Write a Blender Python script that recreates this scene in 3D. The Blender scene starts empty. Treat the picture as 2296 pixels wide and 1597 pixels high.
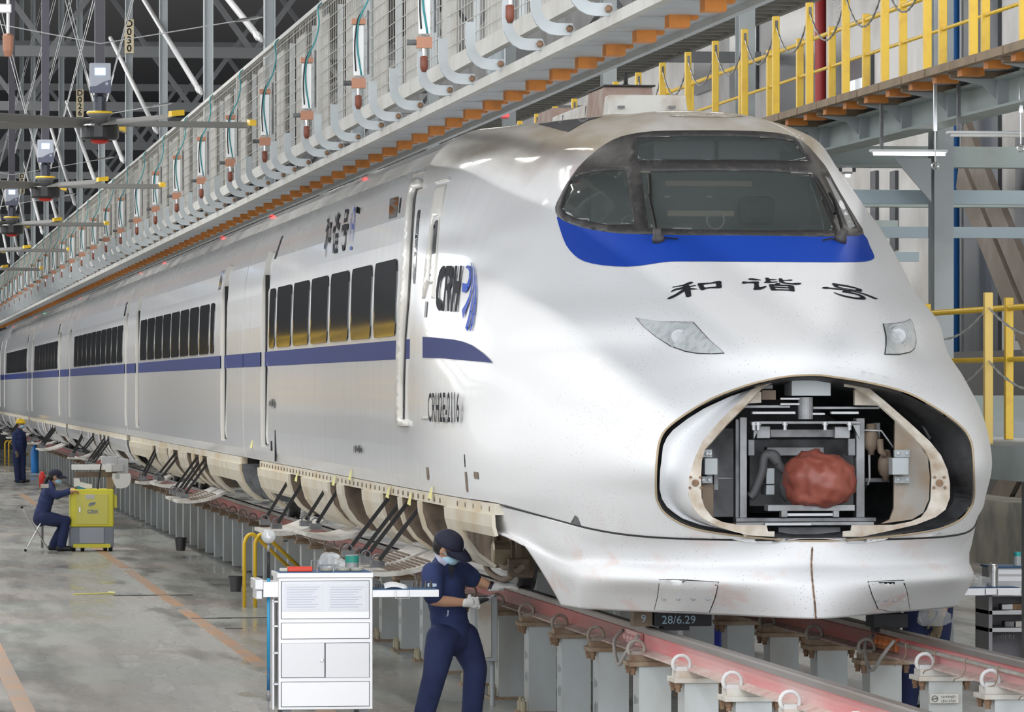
import bpy, bmesh, math, random
import numpy as np
from mathutils import Vector, Matrix
from mathutils.bvhtree import BVHTree
from mathutils.geometry import delaunay_2d_cdt
random.seed(7)
SC = bpy.context.scene
COL = SC.collection
# ------------------------------------------------------------------ camera
FPX, VPX, VPY, CXP = 11080.0, -292.0, 867.0, 1148.0      # focal length and horizon in photo pixels (2296 x 1597)
YAW = math.atan((CXP - VPX) / FPX)
CAM = Vector((-5.80, -30.07, 2.476))
ZR = 0.91                                                 # top of rail above the hall floor
cd = bpy.data.cameras.new('camera'); cam = bpy.data.objects.new('camera', cd); COL.objects.link(cam)
cam.location = CAM; cam.rotation_euler = (math.pi / 2, 0, -YAW)
cd.sensor_width = 36; cd.lens = FPX / 2296 * 36
cd.shift_y = (VPY - 1597 / 2) / 2296
cd.clip_end = 600
SC.camera = cam
# ------------------------------------------------------------------ world, lamps, exposure
w = bpy.data.worlds.new('world'); SC.world = w; w.use_nodes = True
bg = w.node_tree.nodes['Background']
bg.inputs[0].default_value = (0.93, 0.96, 1.0, 1); bg.inputs[1].default_value = 2.4
SC.view_settings.view_transform = 'Standard'; SC.view_settings.look = 'None'
SC.view_settings.gamma = 1; SC.view_settings.use_curve_mapping = False
SC.view_settings.exposure = 0.55
def area(name, loc, size, energy, rot=(0, 0, 0), col=(1, 1, 1)):
    d = bpy.data.lights.new(name, 'AREA'); d.shape = 'RECTANGLE'; d.size, d.size_y = size; d.energy = energy; d.color = col
    o = bpy.data.objects.new(name, d); COL.objects.link(o); o.location = loc; o.rotation_euler = rot
    return o
# rows of hall lamps under the roof (long luminaires over the aisles)
for i, y in enumerate((-22, 0, 24, 50, 80, 112)):
    area('hall_lamp_row', (-6.2, y, 10.6), (.5, 18), 420 if y < 20 else 850, col=(1, .98, .94))
    area('hall_lamp_row', (7.0, y, 10.6), (.5, 18), 420, col=(1, .98, .94))
from mathutils import noise as mnoise
# ------------------------------------------------------------------ pixel helpers
CS, SN = math.cos(YAW), math.sin(YAW)
def ray(px, py):
    r = (px - CXP) / FPX; u = -(py - VPY) / FPX
    return Vector((r * CS + SN, -r * SN + CS, u))
def onx(px, py, x):
    d = ray(px, py); return CAM + d * ((x - CAM.x) / d.x)
def ony(px, py, y):
    d = ray(px, py); return CAM + d * ((y - CAM.y) / d.y)
def onz(px, py, z):
    d = ray(px, py); return CAM + d * ((z - CAM.z) / d.z)
def proj(p):
    X, Y, Z = p[0] - CAM.x, p[1] - CAM.y, p[2] - CAM.z
    d = X * SN + Y * CS
    return CXP + FPX * (X * CS - Y * SN) / d, VPY - FPX * Z / d
# ------------------------------------------------------------------ scene-graph helpers
LOC = {}
def tag(o, label=None, cat=None, group=None, kind=None):
    for k, v in (('label', label), ('category', cat), ('group', group), ('kind', kind)):
        if v: o[k] = v
    return o
def thing(name, label, cat, loc=(0, 0, 0), rotz=0, group=None):
    o = bpy.data.objects.new(name, None); COL.objects.link(o); o.location = loc; o.rotation_euler = (0, 0, rotz)
    o.empty_display_size = .1
    LOC[o.name] = Vector(loc)
    return tag(o, label, cat, group)
def dup(root, loc=None, rotz=None, label=None, group=None, parent=None):
    r = root.copy(); COL.objects.link(r); r.parent = parent
    if loc is not None: r.location = loc
    if rotz is not None: r.rotation_euler = (0, 0, rotz)
    if label: r['label'] = label
    if group: r['group'] = group
    for ch in root.children: dup(ch, parent=r)
    return r
class MB:
    def __init__(s): s.v = []; s.f = []; s.m = []; s.mi = 0
    def add(s, vs, fs):
        n = len(s.v); s.v += [tuple(v) for v in vs]; s.f += [tuple(i + n for i in f) for f in fs]; s.m += [s.mi] * len(fs); return s
    def box(s, x0, x1, y0, y1, z0, z1):
        return s.add([(x, y, z) for z in (z0, z1) for y in (y0, y1) for x in (x0, x1)],
                     [(0, 2, 3, 1), (4, 5, 7, 6), (0, 1, 5, 4), (2, 6, 7, 3), (0, 4, 6, 2), (1, 3, 7, 5)])
    def cbox(s, c, d): return s.box(c[0] - d[0] / 2, c[0] + d[0] / 2, c[1] - d[1] / 2, c[1] + d[1] / 2, c[2] - d[2] / 2, c[2] + d[2] / 2)
    def obox(s, M, d):
        x, y, z = (k / 2 for k in d)
        b = MB().box(-x, x, -y, y, -z, z); return s.add([M @ Vector(v) for v in b.v], b.f)
    def bar(s, a, b, wd, ht, up=(0, 0, 1)):
        a, b = Vector(a), Vector(b); d = b - a; L = d.length; d.normalize(); u = Vector(up)
        if abs(d.dot(u)) > .98: u = Vector((0, 1, 0)) if abs(d.y) < .9 else Vector((1, 0, 0))
        r = d.cross(u).normalized(); u = r.cross(d)
        M = Matrix(((r.x, d.x, u.x, (a.x + b.x) / 2), (r.y, d.y, u.y, (a.y + b.y) / 2), (r.z, d.z, u.z, (a.z + b.z) / 2), (0, 0, 0, 1)))
        return s.obox(M, (wd, L, ht))
    def tube(s, path, r, n=8, closed=False, cap=True):
        P = [Vector(p) for p in path]; N = len(P); R = r if hasattr(r, '__len__') else [r] * N
        T = []
        for i in range(N):
            a = P[(i - 1) % N] if (closed or i) else P[i]; b = P[(i + 1) % N] if (closed or i < N - 1) else P[i]
            T.append((b - a).normalized())
        up = Vector((0, 0, 1)) if abs(T[0].z) < .9 else Vector((1, 0, 0))
        vs = []
        for i in range(N):
            sd = T[i].cross(up)
            if sd.length < 1e-4: sd = T[i].orthogonal()
            sd.normalize(); up = sd.cross(T[i]).normalized()
            for k in range(n):
                a = 2 * math.pi * k / n; vs.append(P[i] + (sd * math.cos(a) + up * math.sin(a)) * R[i])
        fs = []
        for i in range(N if closed else N - 1):
            j = (i + 1) % N
            for k in range(n): fs.append((i * n + k, i * n + (k + 1) % n, j * n + (k + 1) % n, j * n + k))
        if cap and not closed:
            fs.append(tuple(range(n - 1, -1, -1))); fs.append(tuple(range((N - 1) * n, N * n)))
        return s.add(vs, fs)
    def cyl(s, a, b, r, n=12): return s.tube([a, b], r, n)
    def lathe(s, prof, c=(0, 0, 0), n=16, axis=(0, 0, 1)):
        ax = Vector(axis).normalized(); u = ax.orthogonal().normalized(); w_ = ax.cross(u); c = Vector(c); vs = []
        for r, z in prof:
            for k in range(n):
                a = 2 * math.pi * k / n; vs.append(c + ax * z + (u * math.cos(a) + w_ * math.sin(a)) * r)
        fs = [(i * n + k, i * n + (k + 1) % n, (i + 1) * n + (k + 1) % n, (i + 1) * n + k) for i in range(len(prof) - 1) for k in range(n)]
        if prof[0][0] > 1e-5: fs.append(tuple(range(n - 1, -1, -1)))
        if prof[-1][0] > 1e-5: fs.append(tuple(range((len(prof) - 1) * n, len(prof) * n)))
        return s.add(vs, fs)
    def prism(s, pts, d):          # pts: 3d polygon, extruded by vector d
        n = len(pts); d = Vector(d); A = [Vector(p) for p in pts]; B = [p + d for p in A]
        nrm = sum(((A[i].cross(A[(i + 1) % n])) for i in range(n)), Vector())
        fs = [(i, (i + 1) % n, n + (i + 1) % n, n + i) for i in range(n)] + [tuple(range(n - 1, -1, -1)), tuple(range(n, 2 * n))]
        if nrm.dot(d) < 0: fs = [tuple(reversed(f)) for f in fs]
        return s.add(A + B, fs)
    def grid(s, rows, flip=False, closed=False):
        nr, nc = len(rows), len(rows[0]); fs = []
        for i in range(nr - 1):
            for j in range(nc if closed else nc - 1):
                k = (j + 1) % nc
                q = (i * nc + j, i * nc + k, (i + 1) * nc + k, (i + 1) * nc + j); fs.append(q[::-1] if flip else q)
        return s.add([p for r in rows for p in r], fs)
    def ball(s, c, r, n=12, m=8, sc=(1, 1, 1)):
        rows = []
        for i in range(m + 1):
            a = math.pi * i / m - math.pi / 2
            rows.append([(c[0] + r * sc[0] * math.cos(a) * math.cos(2 * math.pi * k / n), c[1] + r * sc[1] * math.cos(a) * math.sin(2 * math.pi * k / n), c[2] + r * sc[2] * math.sin(a)) for k in range(n)])
        return s.grid(rows, closed=True)
    def build(s, name, mat, parent=None, smooth=False, bevel=0, local=False, solid=0, sub=0, weld=False):
        me = bpy.data.meshes.new(name)
        off = Vector((0, 0, 0)); V = [Vector(v) for v in s.v]
        if parent is None:
            if V:
                xs = [v.x for v in V]; ys = [v.y for v in V]; off = Vector(((min(xs) + max(xs)) / 2, (min(ys) + max(ys)) / 2, min(v.z for v in V)))
        elif not local:
            p = parent
            while p is not None: off = off + p.location; p = p.parent
        me.from_pydata([tuple(v - off) for v in V], [], s.f)
        mats = mat if isinstance(mat, (list, tuple)) else [mat]
        for mm in mats: me.materials.append(mm)
        if len(mats) > 1: me.polygons.foreach_set('material_index', s.m)
        if smooth: me.polygons.foreach_set('use_smooth', [True] * len(me.polygons))
        if weld:
            b = bmesh.new(); b.from_mesh(me); bmesh.ops.remove_doubles(b, verts=b.verts, dist=1e-4); b.to_mesh(me); b.free()
        o = bpy.data.objects.new(name, me); COL.objects.link(o); o.parent = parent
        if parent is None: o.location = off
        if bevel:
            md = o.modifiers.new('bevel', 'BEVEL'); md.width = bevel; md.segments = 2; md.limit_method = 'ANGLE'
        if solid:
            md = o.modifiers.new('solid', 'SOLIDIFY'); md.thickness = abs(solid); md.offset = -1 if solid > 0 else 1
        if sub:
            md = o.modifiers.new('sub', 'SUBSURF'); md.levels = md.render_levels = sub
        return o
def struct(o): o['kind'] = 'structure'; return o
# ------------------------------------------------------------------ materials
MATS = {}
def mat(name, col, rough=.5, metal=0, coat=0, var=None, bump=0, emit=0, alpha=1, trans=0, spec=.5):
    """var = (noise scale, amount, second colour, stretch xyz)"""
    if name in MATS: return MATS[name]
    m = bpy.data.materials.new(name); m.use_nodes = True; nt = m.node_tree; b = nt.nodes['Principled BSDF']; MATS[name] = m
    c4 = (*col, 1)
    b.inputs['Base Color'].default_value = c4; b.inputs['Roughness'].default_value = rough; b.inputs['Metallic'].default_value = metal
    b.inputs['Coat Weight'].default_value = coat; b.inputs['Coat Roughness'].default_value = .06
    b.inputs['Specular IOR Level'].default_value = spec
    if trans: b.inputs['Transmission Weight'].default_value = trans
    if alpha < 1: b.inputs['Alpha'].default_value = alpha
    if emit: b.inputs['Emission Color'].default_value = c4; b.inputs['Emission Strength'].default_value = emit
    if var:
        sc, am, c2 = var[:3]; st = var[3] if len(var) > 3 else (1, 1, 1)
        g = nt.nodes.new('ShaderNodeNewGeometry'); mp = nt.nodes.new('ShaderNodeMapping'); mp.inputs['Scale'].default_value = st
        n = nt.nodes.new('ShaderNodeTexNoise'); n.inputs['Scale'].default_value = sc; n.inputs['Detail'].default_value = 6
        r = nt.nodes.new('ShaderNodeValToRGB'); r.color_ramp.elements[0].position = .62 - am * .35; r.color_ramp.elements[1].position = .72
        mx = nt.nodes.new('ShaderNodeMix'); mx.data_type = 'RGBA'
        nt.links.new(g.outputs['Position'], mp.inputs[0]); nt.links.new(mp.outputs[0], n.inputs[0]); nt.links.new(n.outputs[0], r.inputs[0])
        nt.links.new(r.outputs[0], mx.inputs[0]); mx.inputs[6].default_value = c4; mx.inputs[7].default_value = (*c2, 1)
        nt.links.new(mx.outputs[2], b.inputs['Base Color'])
        if bump:
            bp = nt.nodes.new('ShaderNodeBump'); bp.inputs['Strength'].default_value = bump; bp.inputs['Distance'].default_value = .01
            nt.links.new(n.outputs[0], bp.inputs['Height']); nt.links.new(bp.outputs[0], b.inputs['Normal'])
    return m
def N(nt, t, **kw):
    n = nt.nodes.new(t)
    for k, v in kw.items(): setattr(n, k, v)
    return n
def paint_white():
    m = mat('train_white_paint', (.80, .81, .83), rough=.28, coat=.35); nt = m.node_tree; b = nt.nodes['Principled BSDF']; L = nt.links.new
    g = N(nt, 'ShaderNodeNewGeometry'); sep = N(nt, 'ShaderNodeSeparateXYZ'); L(g.outputs['Position'], sep.inputs[0])
    def rng(sock, a, b_, c=0, d=1):
        r = N(nt, 'ShaderNodeMapRange'); L(sock, r.inputs[0]); r.inputs[1].default_value = a; r.inputs[2].default_value = b_; r.inputs[3].default_value = c; r.inputs[4].default_value = d; return r.outputs[0]
    def mul(a, b_):
        r = N(nt, 'ShaderNodeMath', operation='MULTIPLY'); L(a, r.inputs[0])
        if isinstance(b_, (int, float)): r.inputs[1].default_value = b_
        else: L(b_, r.inputs[1])
        return r.outputs[0]
    def noise(scale, st=(1, 1, 1), det=5):
        mp = N(nt, 'ShaderNodeMapping'); mp.inputs['Scale'].default_value = st; L(g.outputs['Position'], mp.inputs[0])
        n = N(nt, 'ShaderNodeTexNoise'); n.inputs['Scale'].default_value = scale; n.inputs['Detail'].default_value = det; L(mp.outputs[0], n.inputs[0]); return n.outputs[0]
    # road grime lying on the cab roof and shoulders, blown back in streaks
    nz = noise(.8, (1.0, .5, 1.0), 3)
    zz = N(nt, 'ShaderNodeMath', operation='ADD'); L(sep.outputs[2], zz.inputs[0]); L(rng(nz, .3, .7, -.28, .28), zz.inputs[1])
    roof = rng(zz.outputs[0], ZR + 2.98, ZR + 3.22)
    streak = rng(noise(1.6, (1.5, .6, 2), 4), .30, .62, .45, 1)
    roofm = mul(mul(roof, streak), rng(sep.outputs[1], 6.5, 9.5, 1, .15))
    # insect and stone specks on the front of the nose
    v = N(nt, 'ShaderNodeTexVoronoi'); v.inputs['Scale'].default_value = 42; L(g.outputs['Position'], v.inputs[0])
    spk = rng(v.outputs['Distance'], .10, .17, 1, 0)
    dens = rng(noise(3.2), .38, .58)
    front = rng(sep.outputs[1], 1.2, 3.6, 1, 0)
    spm = mul(mul(spk, dens), front)
    low = rng(sep.outputs[2], ZR + .35, ZR + .85, 1, 0)
    stain = mul(mul(rng(noise(3.5, (1, 1, 1.6)), .55, .72), low), front)
    # vertical rain streaks on the sides
    side = mul(rng(noise(9, (0.2, 1.0, .05), 3), .45, .8), rng(sep.outputs[1], 3, 7))
    mx = N(nt, 'ShaderNodeMix', data_type='RGBA'); L(roofm, mx.inputs[0]); mx.inputs[6].default_value = (.80, .81, .83, 1); mx.inputs[7].default_value = (.40, .345, .27, 1)
    m2 = N(nt, 'ShaderNodeMix', data_type='RGBA'); L(mul(spm, .75), m2.inputs[0]); L(mx.outputs[2], m2.inputs[6]); m2.inputs[7].default_value = (.16, .14, .12, 1)
    m3 = N(nt, 'ShaderNodeMix', data_type='RGBA'); L(mul(stain, .5), m3.inputs[0]); L(m2.outputs[2], m3.inputs[6]); m3.inputs[7].default_value = (.75, .45, .38, 1)
    m4 = N(nt, 'ShaderNodeMix', data_type='RGBA'); L(mul(side, .25), m4.inputs[0]); L(m3.outputs[2], m4.inputs[6]); m4.inputs[7].default_value = (.55, .54, .50, 1)
    L(m4.outputs[2], b.inputs['Base Color'])
    rr = N(nt, 'ShaderNodeMath', operation='ADD'); L(mul(roofm, .35), rr.inputs[0]); L(rng(sep.outputs[1], 3.5, 7.5, .5, .24), rr.inputs[1]); L(rr.outputs[0], b.inputs['Roughness']); L(rng(sep.outputs[1], 3.5, 7.5, .04, .45), b.inputs['Coat Weight'])
    return m
WHITE = paint_white()
CREAM = mat('skirt_cream_paint', (.72, .67, .56), .45, coat=.1, var=(2.5, .5, (.62, .50, .32), (1, .6, .6)))
JAMB = mat('door_jamb_paint', (.80, .78, .73), .35, coat=.3)
STEELW = mat('dusty_white_panel', (.66, .65, .62), .5, var=(9, .6, (.42, .38, .33)))
NAVY = mat('stripe_navy', (.017, .03, .15), .55, spec=.08)
BAND = mat('band_blue', (.012, .065, .44), .5, spec=.2)
BLACK = mat('rubber_black', (.012, .012, .013), .5)
INK = mat('letter_black', (.02, .022, .028), .7, spec=.12)
GLASS_D = mat('dark_window_glass', (.012, .014, .016), .04, coat=1)
FRAME_D = mat('windscreen_frame_grey', (.045, .043, .045), .5, var=(18, .4, (.08, .075, .07)))
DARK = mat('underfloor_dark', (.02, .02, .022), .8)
STEEL = mat('bare_steel', (.36, .37, .385), .55, metal=.35, var=(7, .6, (.22, .22, .225)))
STEELD = mat('grimy_steel', (.21, .215, .225), .5, metal=.5, var=(6, .6, (.09, .09, .095)))
RUST = mat('rusty_brown', (.25, .15, .09), .75, var=(14, .5, (.12, .07, .045)))
BROWN = mat('dusty_brown_steel', (.22, .165, .12), .7, var=(6, .5, (.12, .09, .07)))
GALV = mat('galvanised_steel', (.42, .455, .475), .5, metal=.15, var=(5, .4, (.38, .40, .41)))
YEL = mat('safety_yellow', (.86, .56, .03), .42, coat=.15, var=(8, .25, (.75, .44, .03)))
ORANGE = mat('orange_rubber', (.62, .22, .035), .55, var=(9, .4, (.42, .15, .03)))
CHROME = mat('bright_metal', (.75, .76, .78), .22, metal=.9)
# ------------------------------------------------------------------ the hall
def floor_mat():
    m = mat('epoxy_floor', (.30, .32, .30), .3); nt = m.node_tree; b = nt.nodes['Principled BSDF']; L = nt.links.new
    g = N(nt, 'ShaderNodeNewGeometry')
    def noise(scale, st, det=6):
        mp = N(nt, 'ShaderNodeMapping'); mp.inputs['Scale'].default_value = st; L(g.outputs['Position'], mp.inputs[0])
        n = N(nt, 'ShaderNodeTexNoise'); n.inputs['Scale'].default_value = scale; n.inputs['Detail'].default_value = det; L(mp.outputs[0], n.inputs[0]); return n.outputs[0]
    def rng(s, a, b_, c=0, d=1):
        r = N(nt, 'ShaderNodeMapRange'); L(s, r.inputs[0]); r.inputs[1].default_value = a; r.inputs[2].default_value = b_; r.inputs[3].default_value = c; r.inputs[4].default_value = d; return r.outputs[0]
    big = noise(.35, (1, 1, 1)); scuff = noise(2.2, (1.0, .16, 1), 5); fine = noise(7, (1, .15, 1), 4)
    m1 = N(nt, 'ShaderNodeMix', data_type='RGBA'); L(rng(big, .38, .62), m1.inputs[0]); m1.inputs[6].default_value = (.40, .43, .41, 1); m1.inputs[7].default_value = (.43, .40, .37, 1)
    m2 = N(nt, 'ShaderNodeMix', data_type='RGBA'); L(rng(scuff, .58, .75, 0, .4), m2.inputs[0]); L(m1.outputs[2], m2.inputs[6]); m2.inputs[7].default_value = (.24, .24, .23, 1)
    m3 = N(nt, 'ShaderNodeMix', data_type='RGBA'); L(rng(fine, .6, .8, 0, .2), m3.inputs[0]); L(m2.outputs[2], m3.inputs[6]); m3.inputs[7].default_value = (.52, .53, .51, 1)
    L(m3.outputs[2], b.inputs['Base Color']); L(rng(scuff, .35, .7, .12, .42), b.inputs['Roughness'])
    bp = N(nt, 'ShaderNodeBump'); bp.inputs['Strength'].default_value = .05; bp.inputs['Distance'].default_value = .01; L(noise(4, (1, .2, 1), 3), bp.inputs['Height']); L(bp.outputs[0], b.inputs['Normal'])
    return m
FLOOR = floor_mat()
struct(MB().box(-26, 14, -60, 190, -.3, 0).build('floor', FLOOR))
LINE = mat('worn_orange_line', (.55, .27, .11), .4, var=(3, .8, (.33, .31, .28), (1, .35, 1)))
struct(MB().box(-4.70, -4.55, -10, 80, .0, .003).build('trim_1', LINE))
for k in range(7): struct(MB().box(-2.42, -2.28, 1.5 + k * 12, 1.5 + k * 12 + 11.2, .0, .003).build('trim_%d' % (k + 2), LINE))
WALLW = mat('pale_wall_panel', (.62, .61, .60), .7, var=(.8, .5, (.45, .43, .41)))
WALLD = mat('dark_end_wall', (.075, .076, .08), .8, var=(.5, .4, (.05, .05, .052)))
CEIL = mat('dark_roof_deck', (.085, .085, .09), .9)
struct(MB().box(-26, 14, 165, 165.4, 0, 14).build('wall_end', WALLD))
struct(MB().box(11, 11.4, -14, 165, 0, 14).build('wall_right', WALLW))
struct(MB().box(-26.4, -26, -60, 165, 0, 6.0).build('wall_left', WALLW))
struct(MB().box(-26, 14, -14, 165, 13.6, 14).build('ceiling', CEIL))
# ------------------------------------------------------------------ train: surfaces
def crom(P, n, first=None, last=None):
    """Catmull-Rom through numpy points P (k,...) with n steps per span"""
    P = np.asarray(P, float); a = first if first is not None else 2 * P[0] - P[1]; b = last if last is not None else 2 * P[-1] - P[-2]
    Q = np.concatenate([[a], P, [b]]); out = []
    for i in range(len(P) - 1):
        p0, p1, p2, p3 = Q[i:i + 4]
        for k in range(n):
            t = k / n
            out.append(.5 * ((2 * p1) + (p2 - p0) * t + (2 * p0 - 5 * p1 + 4 * p2 - p3) * t * t + (3 * p1 - p0 - 3 * p2 + p3) * t ** 3))
    out.append(P[-1]); return np.array(out)
def net(rows, nj, ni):
    """control rows of (w, Y, zr) -> dense half surface grid [i][j] in world space, w -> -x later"""
    R = []
    for r in rows:
        P = np.array(r, float); f = P[1].copy(); f[0] = -f[0]
        R.append(crom(P, nj, first=f))
    R = np.array(R)
    return crom(R, ni)
def row(z, pts): return [(p[0], p[1], p[2] if len(p) > 2 else z) for p in pts]
NOSE = [
 row(.78, [(0,.12,.62),(.5,.17,.62),(.95,.45,.63),(1.22,1.0,.66),(1.46,2.0,.73),(1.60,3.0,.78),(1.645,4.5),(1.66,6.3),(1.66,8.2)]),
 row(.88, [(0,-.12),(.5,-.03),(.97,.18),(1.245,.8),(1.48,1.8),(1.62,3),(1.66,4.5),(1.68,6.3),(1.68,8.2)]),
 row(1.1, [(0,-.28),(.5,-.2),(.985,-.02),(1.245,.6),(1.48,1.7),(1.63,3),(1.67,4.5),(1.69,6.3),(1.69,8.2)]),
 row(1.4, [(0,-.15),(.5,-.08),(.95,.22),(1.23,.85),(1.46,1.9),(1.58,3.1),(1.65,4.6),(1.69,6.3),(1.69,8.2)]),
 row(1.62, [(0,.22),(.48,.26),(.87,.62),(1.14,1.15),(1.41,2.1),(1.56,3.3),(1.63,4.7),(1.685,6.3),(1.69,8.2)]),
 row(1.8, [(0,.38),(.5,.42),(.8,.93),(1.04,1.4),(1.34,2.3),(1.52,3.5),(1.61,4.8),(1.68,6.4),(1.69,8.2)]),
 row(2.0, [(0,.88),(.55,.91),(.8,1.18),(.99,1.5),(1.29,2.35),(1.46,3.5),(1.58,4.85),(1.67,6.4),(1.69,8.2)]),
 row(2.2, [(0,1.45),(.51,1.49),(.78,1.75),(.97,2.1),(1.23,2.8),(1.42,3.8),(1.54,5.0),(1.65,6.45),(1.69,8.2)]),
 row(2.385, [(0,1.95),(.5,1.99),(.75,2.2),(.96,2.5),(1.2,3.15),(1.38,4.0),(1.47,5.1),(1.63,6.5),(1.68,8.2)]),
 row(2.55, [(0,2.36),(.5,2.38),(.74,2.55),(.93,2.85),(1.17,3.4),(1.33,4.2),(1.43,5.2),(1.61,6.5),(1.675,8.2)]),
 row(2.7, [(0,2.72),(.5,2.74),(.72,2.88),(.91,3.15),(1.13,3.65),(1.28,4.35),(1.38,5.3),(1.57,6.55),(1.665,8.2)]),
 row(2.9, [(0,3.0),(.5,3.02),(.7,3.15),(.88,3.42),(1.05,3.9),(1.16,4.55),(1.3,5.4),(1.52,6.6),(1.63,8.2)]),
 row(3.1, [(0,3.29),(.5,3.31),(.67,3.45),(.82,3.72),(.96,4.15),(1.08,4.75),(1.21,5.5),(1.44,6.65),(1.565,8.2)]),
 row(3.3, [(0,3.54),(.48,3.57),(.63,3.72),(.76,3.98),(.88,4.4),(.98,4.95),(1.09,5.6),(1.32,6.7),(1.47,8.2)]),
 row(3.42, [(0,3.85),(.42,3.9),(.56,4.08),(.67,4.35),(.77,4.75),(.86,5.2),(.96,5.75),(1.18,6.75),(1.38,8.2)]),
 row(3.5, [(0,4.2),(.33,4.28),(.45,4.48),(.55,4.75),(.63,5.1),(.72,5.5),(.83,5.95),(1.05,6.8),(1.27,8.2)]),
 row(3.555, [(0,4.65),(.2,4.72),(.3,4.9),(.39,5.15),(.48,5.45),(.57,5.8),(.68,6.2),(.9,6.9),(1.16,8.2)]),
 row(3.585, [(0,5.2),(.12,5.3),(.2,5.5),(.27,5.75),(.34,6.0),(.42,6.3),(.52,6.6),(.7,7.1),(1.0,8.2)]),
 row(3.60, [(0,5.8),(.08,5.9),(.13,6.05),(.18,6.25),(.23,6.45),(.29,6.7),(.36,7.0),(.5,7.4),(.8,8.2)]),
 row(3.605, [(0,6.4),(.03,6.5),(.06,6.65),(.09,6.8),(.12,7.0),(.15,7.2),(.19,7.45),(.28,7.8),(.5,8.2)]),
 row(3.61, [(0,7.2),(0,7.25),(0,7.3),(0,7.4),(0,7.5),(0,7.65),(0,7.8),(0,8.0),(0,8.2)]),
]
for _r in NOSE[13:]:
    for _j in range(9):
        _p = _r[_j]; _r[_j] = (_p[0], _p[1], _p[2] - (.026 if _j < 4 else .012 if _j < 8 else 0) * min(1, max(0, (_p[2] - 3.2) / .2)))
PILOT = [
 row(.13, [(0,-.01),(.5,.55),(.95,1.1),(1.22,1.5),(1.25,1.7),(1.3,2.05)]),
 row(.24, [(0,-.05),(.51,.33),(.98,.9),(1.245,1.3),(1.29,1.65),(1.36,2.07)]),
 row(.34, [(0,-.05),(.52,.17),(1.0,.66),(1.25,1.12),(1.33,1.6),(1.45,2.2,.41)]),
 row(.41, [(0,0),(.5,.19),(.97,.66),(1.225,1.14),(1.345,1.65),(1.515,2.42,.53)]),
 row(.46, [(0,.08),(.49,.27),(.93,.72),(1.19,1.2),(1.35,1.7),(1.56,2.85,.575)]),
 row(.54, [(0,.11),(.49,.24),(.92,.6),(1.19,1.12),(1.4,1.85),(1.585,3.42,.60)]),
 row(.60, [(0,.12),(.5,.18),(.94,.5),(1.21,1.05),(1.44,1.95,.66),(1.607,3.42,.68)]),
 row(.62, [(0,.12,.607),(.5,.17,.607),(.95,.45,.617),(1.22,1.0,.647),(1.46,2.0,.717),(1.617,3.42,.768)]),
]
def half_to_mesh(G):
    """dense half grid (w,Y,zr) -> mirrored world verts, quads facing outward"""
    ni, nj = G.shape[:2]
    L = G[:, ::-1].copy(); L[..., 0] *= -1           # left side: x = -w, from the rear to the centre
    full = np.concatenate([L, G[:, 1:]], axis=1); full[..., 2] += ZR
    nj = full.shape[1]
    V = full.reshape(-1, 3)
    F = [(i * nj + j, i * nj + j + 1, (i + 1) * nj + j + 1, (i + 1) * nj + j) for i in range(ni - 1) for j in range(nj - 1)]
    return V, F
nV, nF = half_to_mesh(net(NOSE, 14, 8))
pV, pF = half_to_mesh(net(PILOT, 14, 8))
# body section (half width, height above rail), skirt seam upward
BODY = [(1.66,.78),(1.68,.88),(1.69,1.1),(1.69,1.4),(1.69,1.62),(1.69,1.8),(1.69,2.0),(1.69,2.2),(1.68,2.385),(1.675,2.55),(1.665,2.7),(1.63,2.9),(1.565,3.1),(1.47,3.3),(1.38,3.42),(1.27,3.5),(1.16,3.555),(1.0,3.585),(.8,3.60),(.5,3.605),(0,3.61)]
def wat(z):
    for (a, za), (b, zb) in zip(BODY, BODY[1:]):
        if za <= z <= zb: return a + (b - a) * (z - za) / (zb - za)
    return 1.66
def side_poly(y0, y1, ext=0):   # quad strip of the left flank for ray casting
    n = len(BODY); V = [(-w_, y, z + ZR) for y in (y0, y1) for w_, z in BODY]
    return V, [(i, n + i, n + i + 1, i + 1) for i in range(n - 1)]
sV, sF = side_poly(8.2, 160)
allV = [tuple(v) for v in nV] + [tuple(v) for v in pV] + sV
o1, o2 = len(nV), len(nV) + len(pV)
allF = nF + [tuple(i + o1 for i in f) for f in pF] + [tuple(i + o2 for i in f) for f in sF]
SURF = BVHTree.FromPolygons([Vector(v) for v in allV], allF)
def hit(px, py, off=0.0, bvh=None):
    for ox, oy in ((0, 0), (0, 2.5), (0, -2.5), (2.5, 0), (-2.5, 0), (0, 5), (0, -5), (0, 8), (0, -8)):
        d = ray(px + ox, py + oy).normalized(); p, n, i, t = (bvh or SURF).ray_cast(CAM, d)
        if p is not None: break
    if p is None: return None
    if ox or oy: p = ony(px, py, p.y)
    if n.dot(d) > 0: n = -n
    return p + n * off
def inpoly(x, y, P):
    c = False; j = len(P) - 1
    for i in range(len(P)):
        if (P[i][1] > y) != (P[j][1] > y) and x < (P[j][0] - P[i][0]) * (y - P[i][1]) / (P[j][1] - P[i][1]) + P[i][0]: c = not c
        j = i
    return c
def csmooth(P, n=4):
    P = np.array(P, float); return [tuple(p) for p in crom(np.concatenate([P, P[:1]]), n, first=P[-1], last=P[1])[:-1]]
def resample(P, step):
    out = []
    for i in range(len(P)):
        a, b = P[i], P[(i + 1) % len(P)]; L = math.hypot(b[0] - a[0], b[1] - a[1]); k = max(1, int(L / step))
        out += [(a[0] + (b[0] - a[0]) * t / k, a[1] + (b[1] - a[1]) * t / k) for t in range(k)]
    return out
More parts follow.
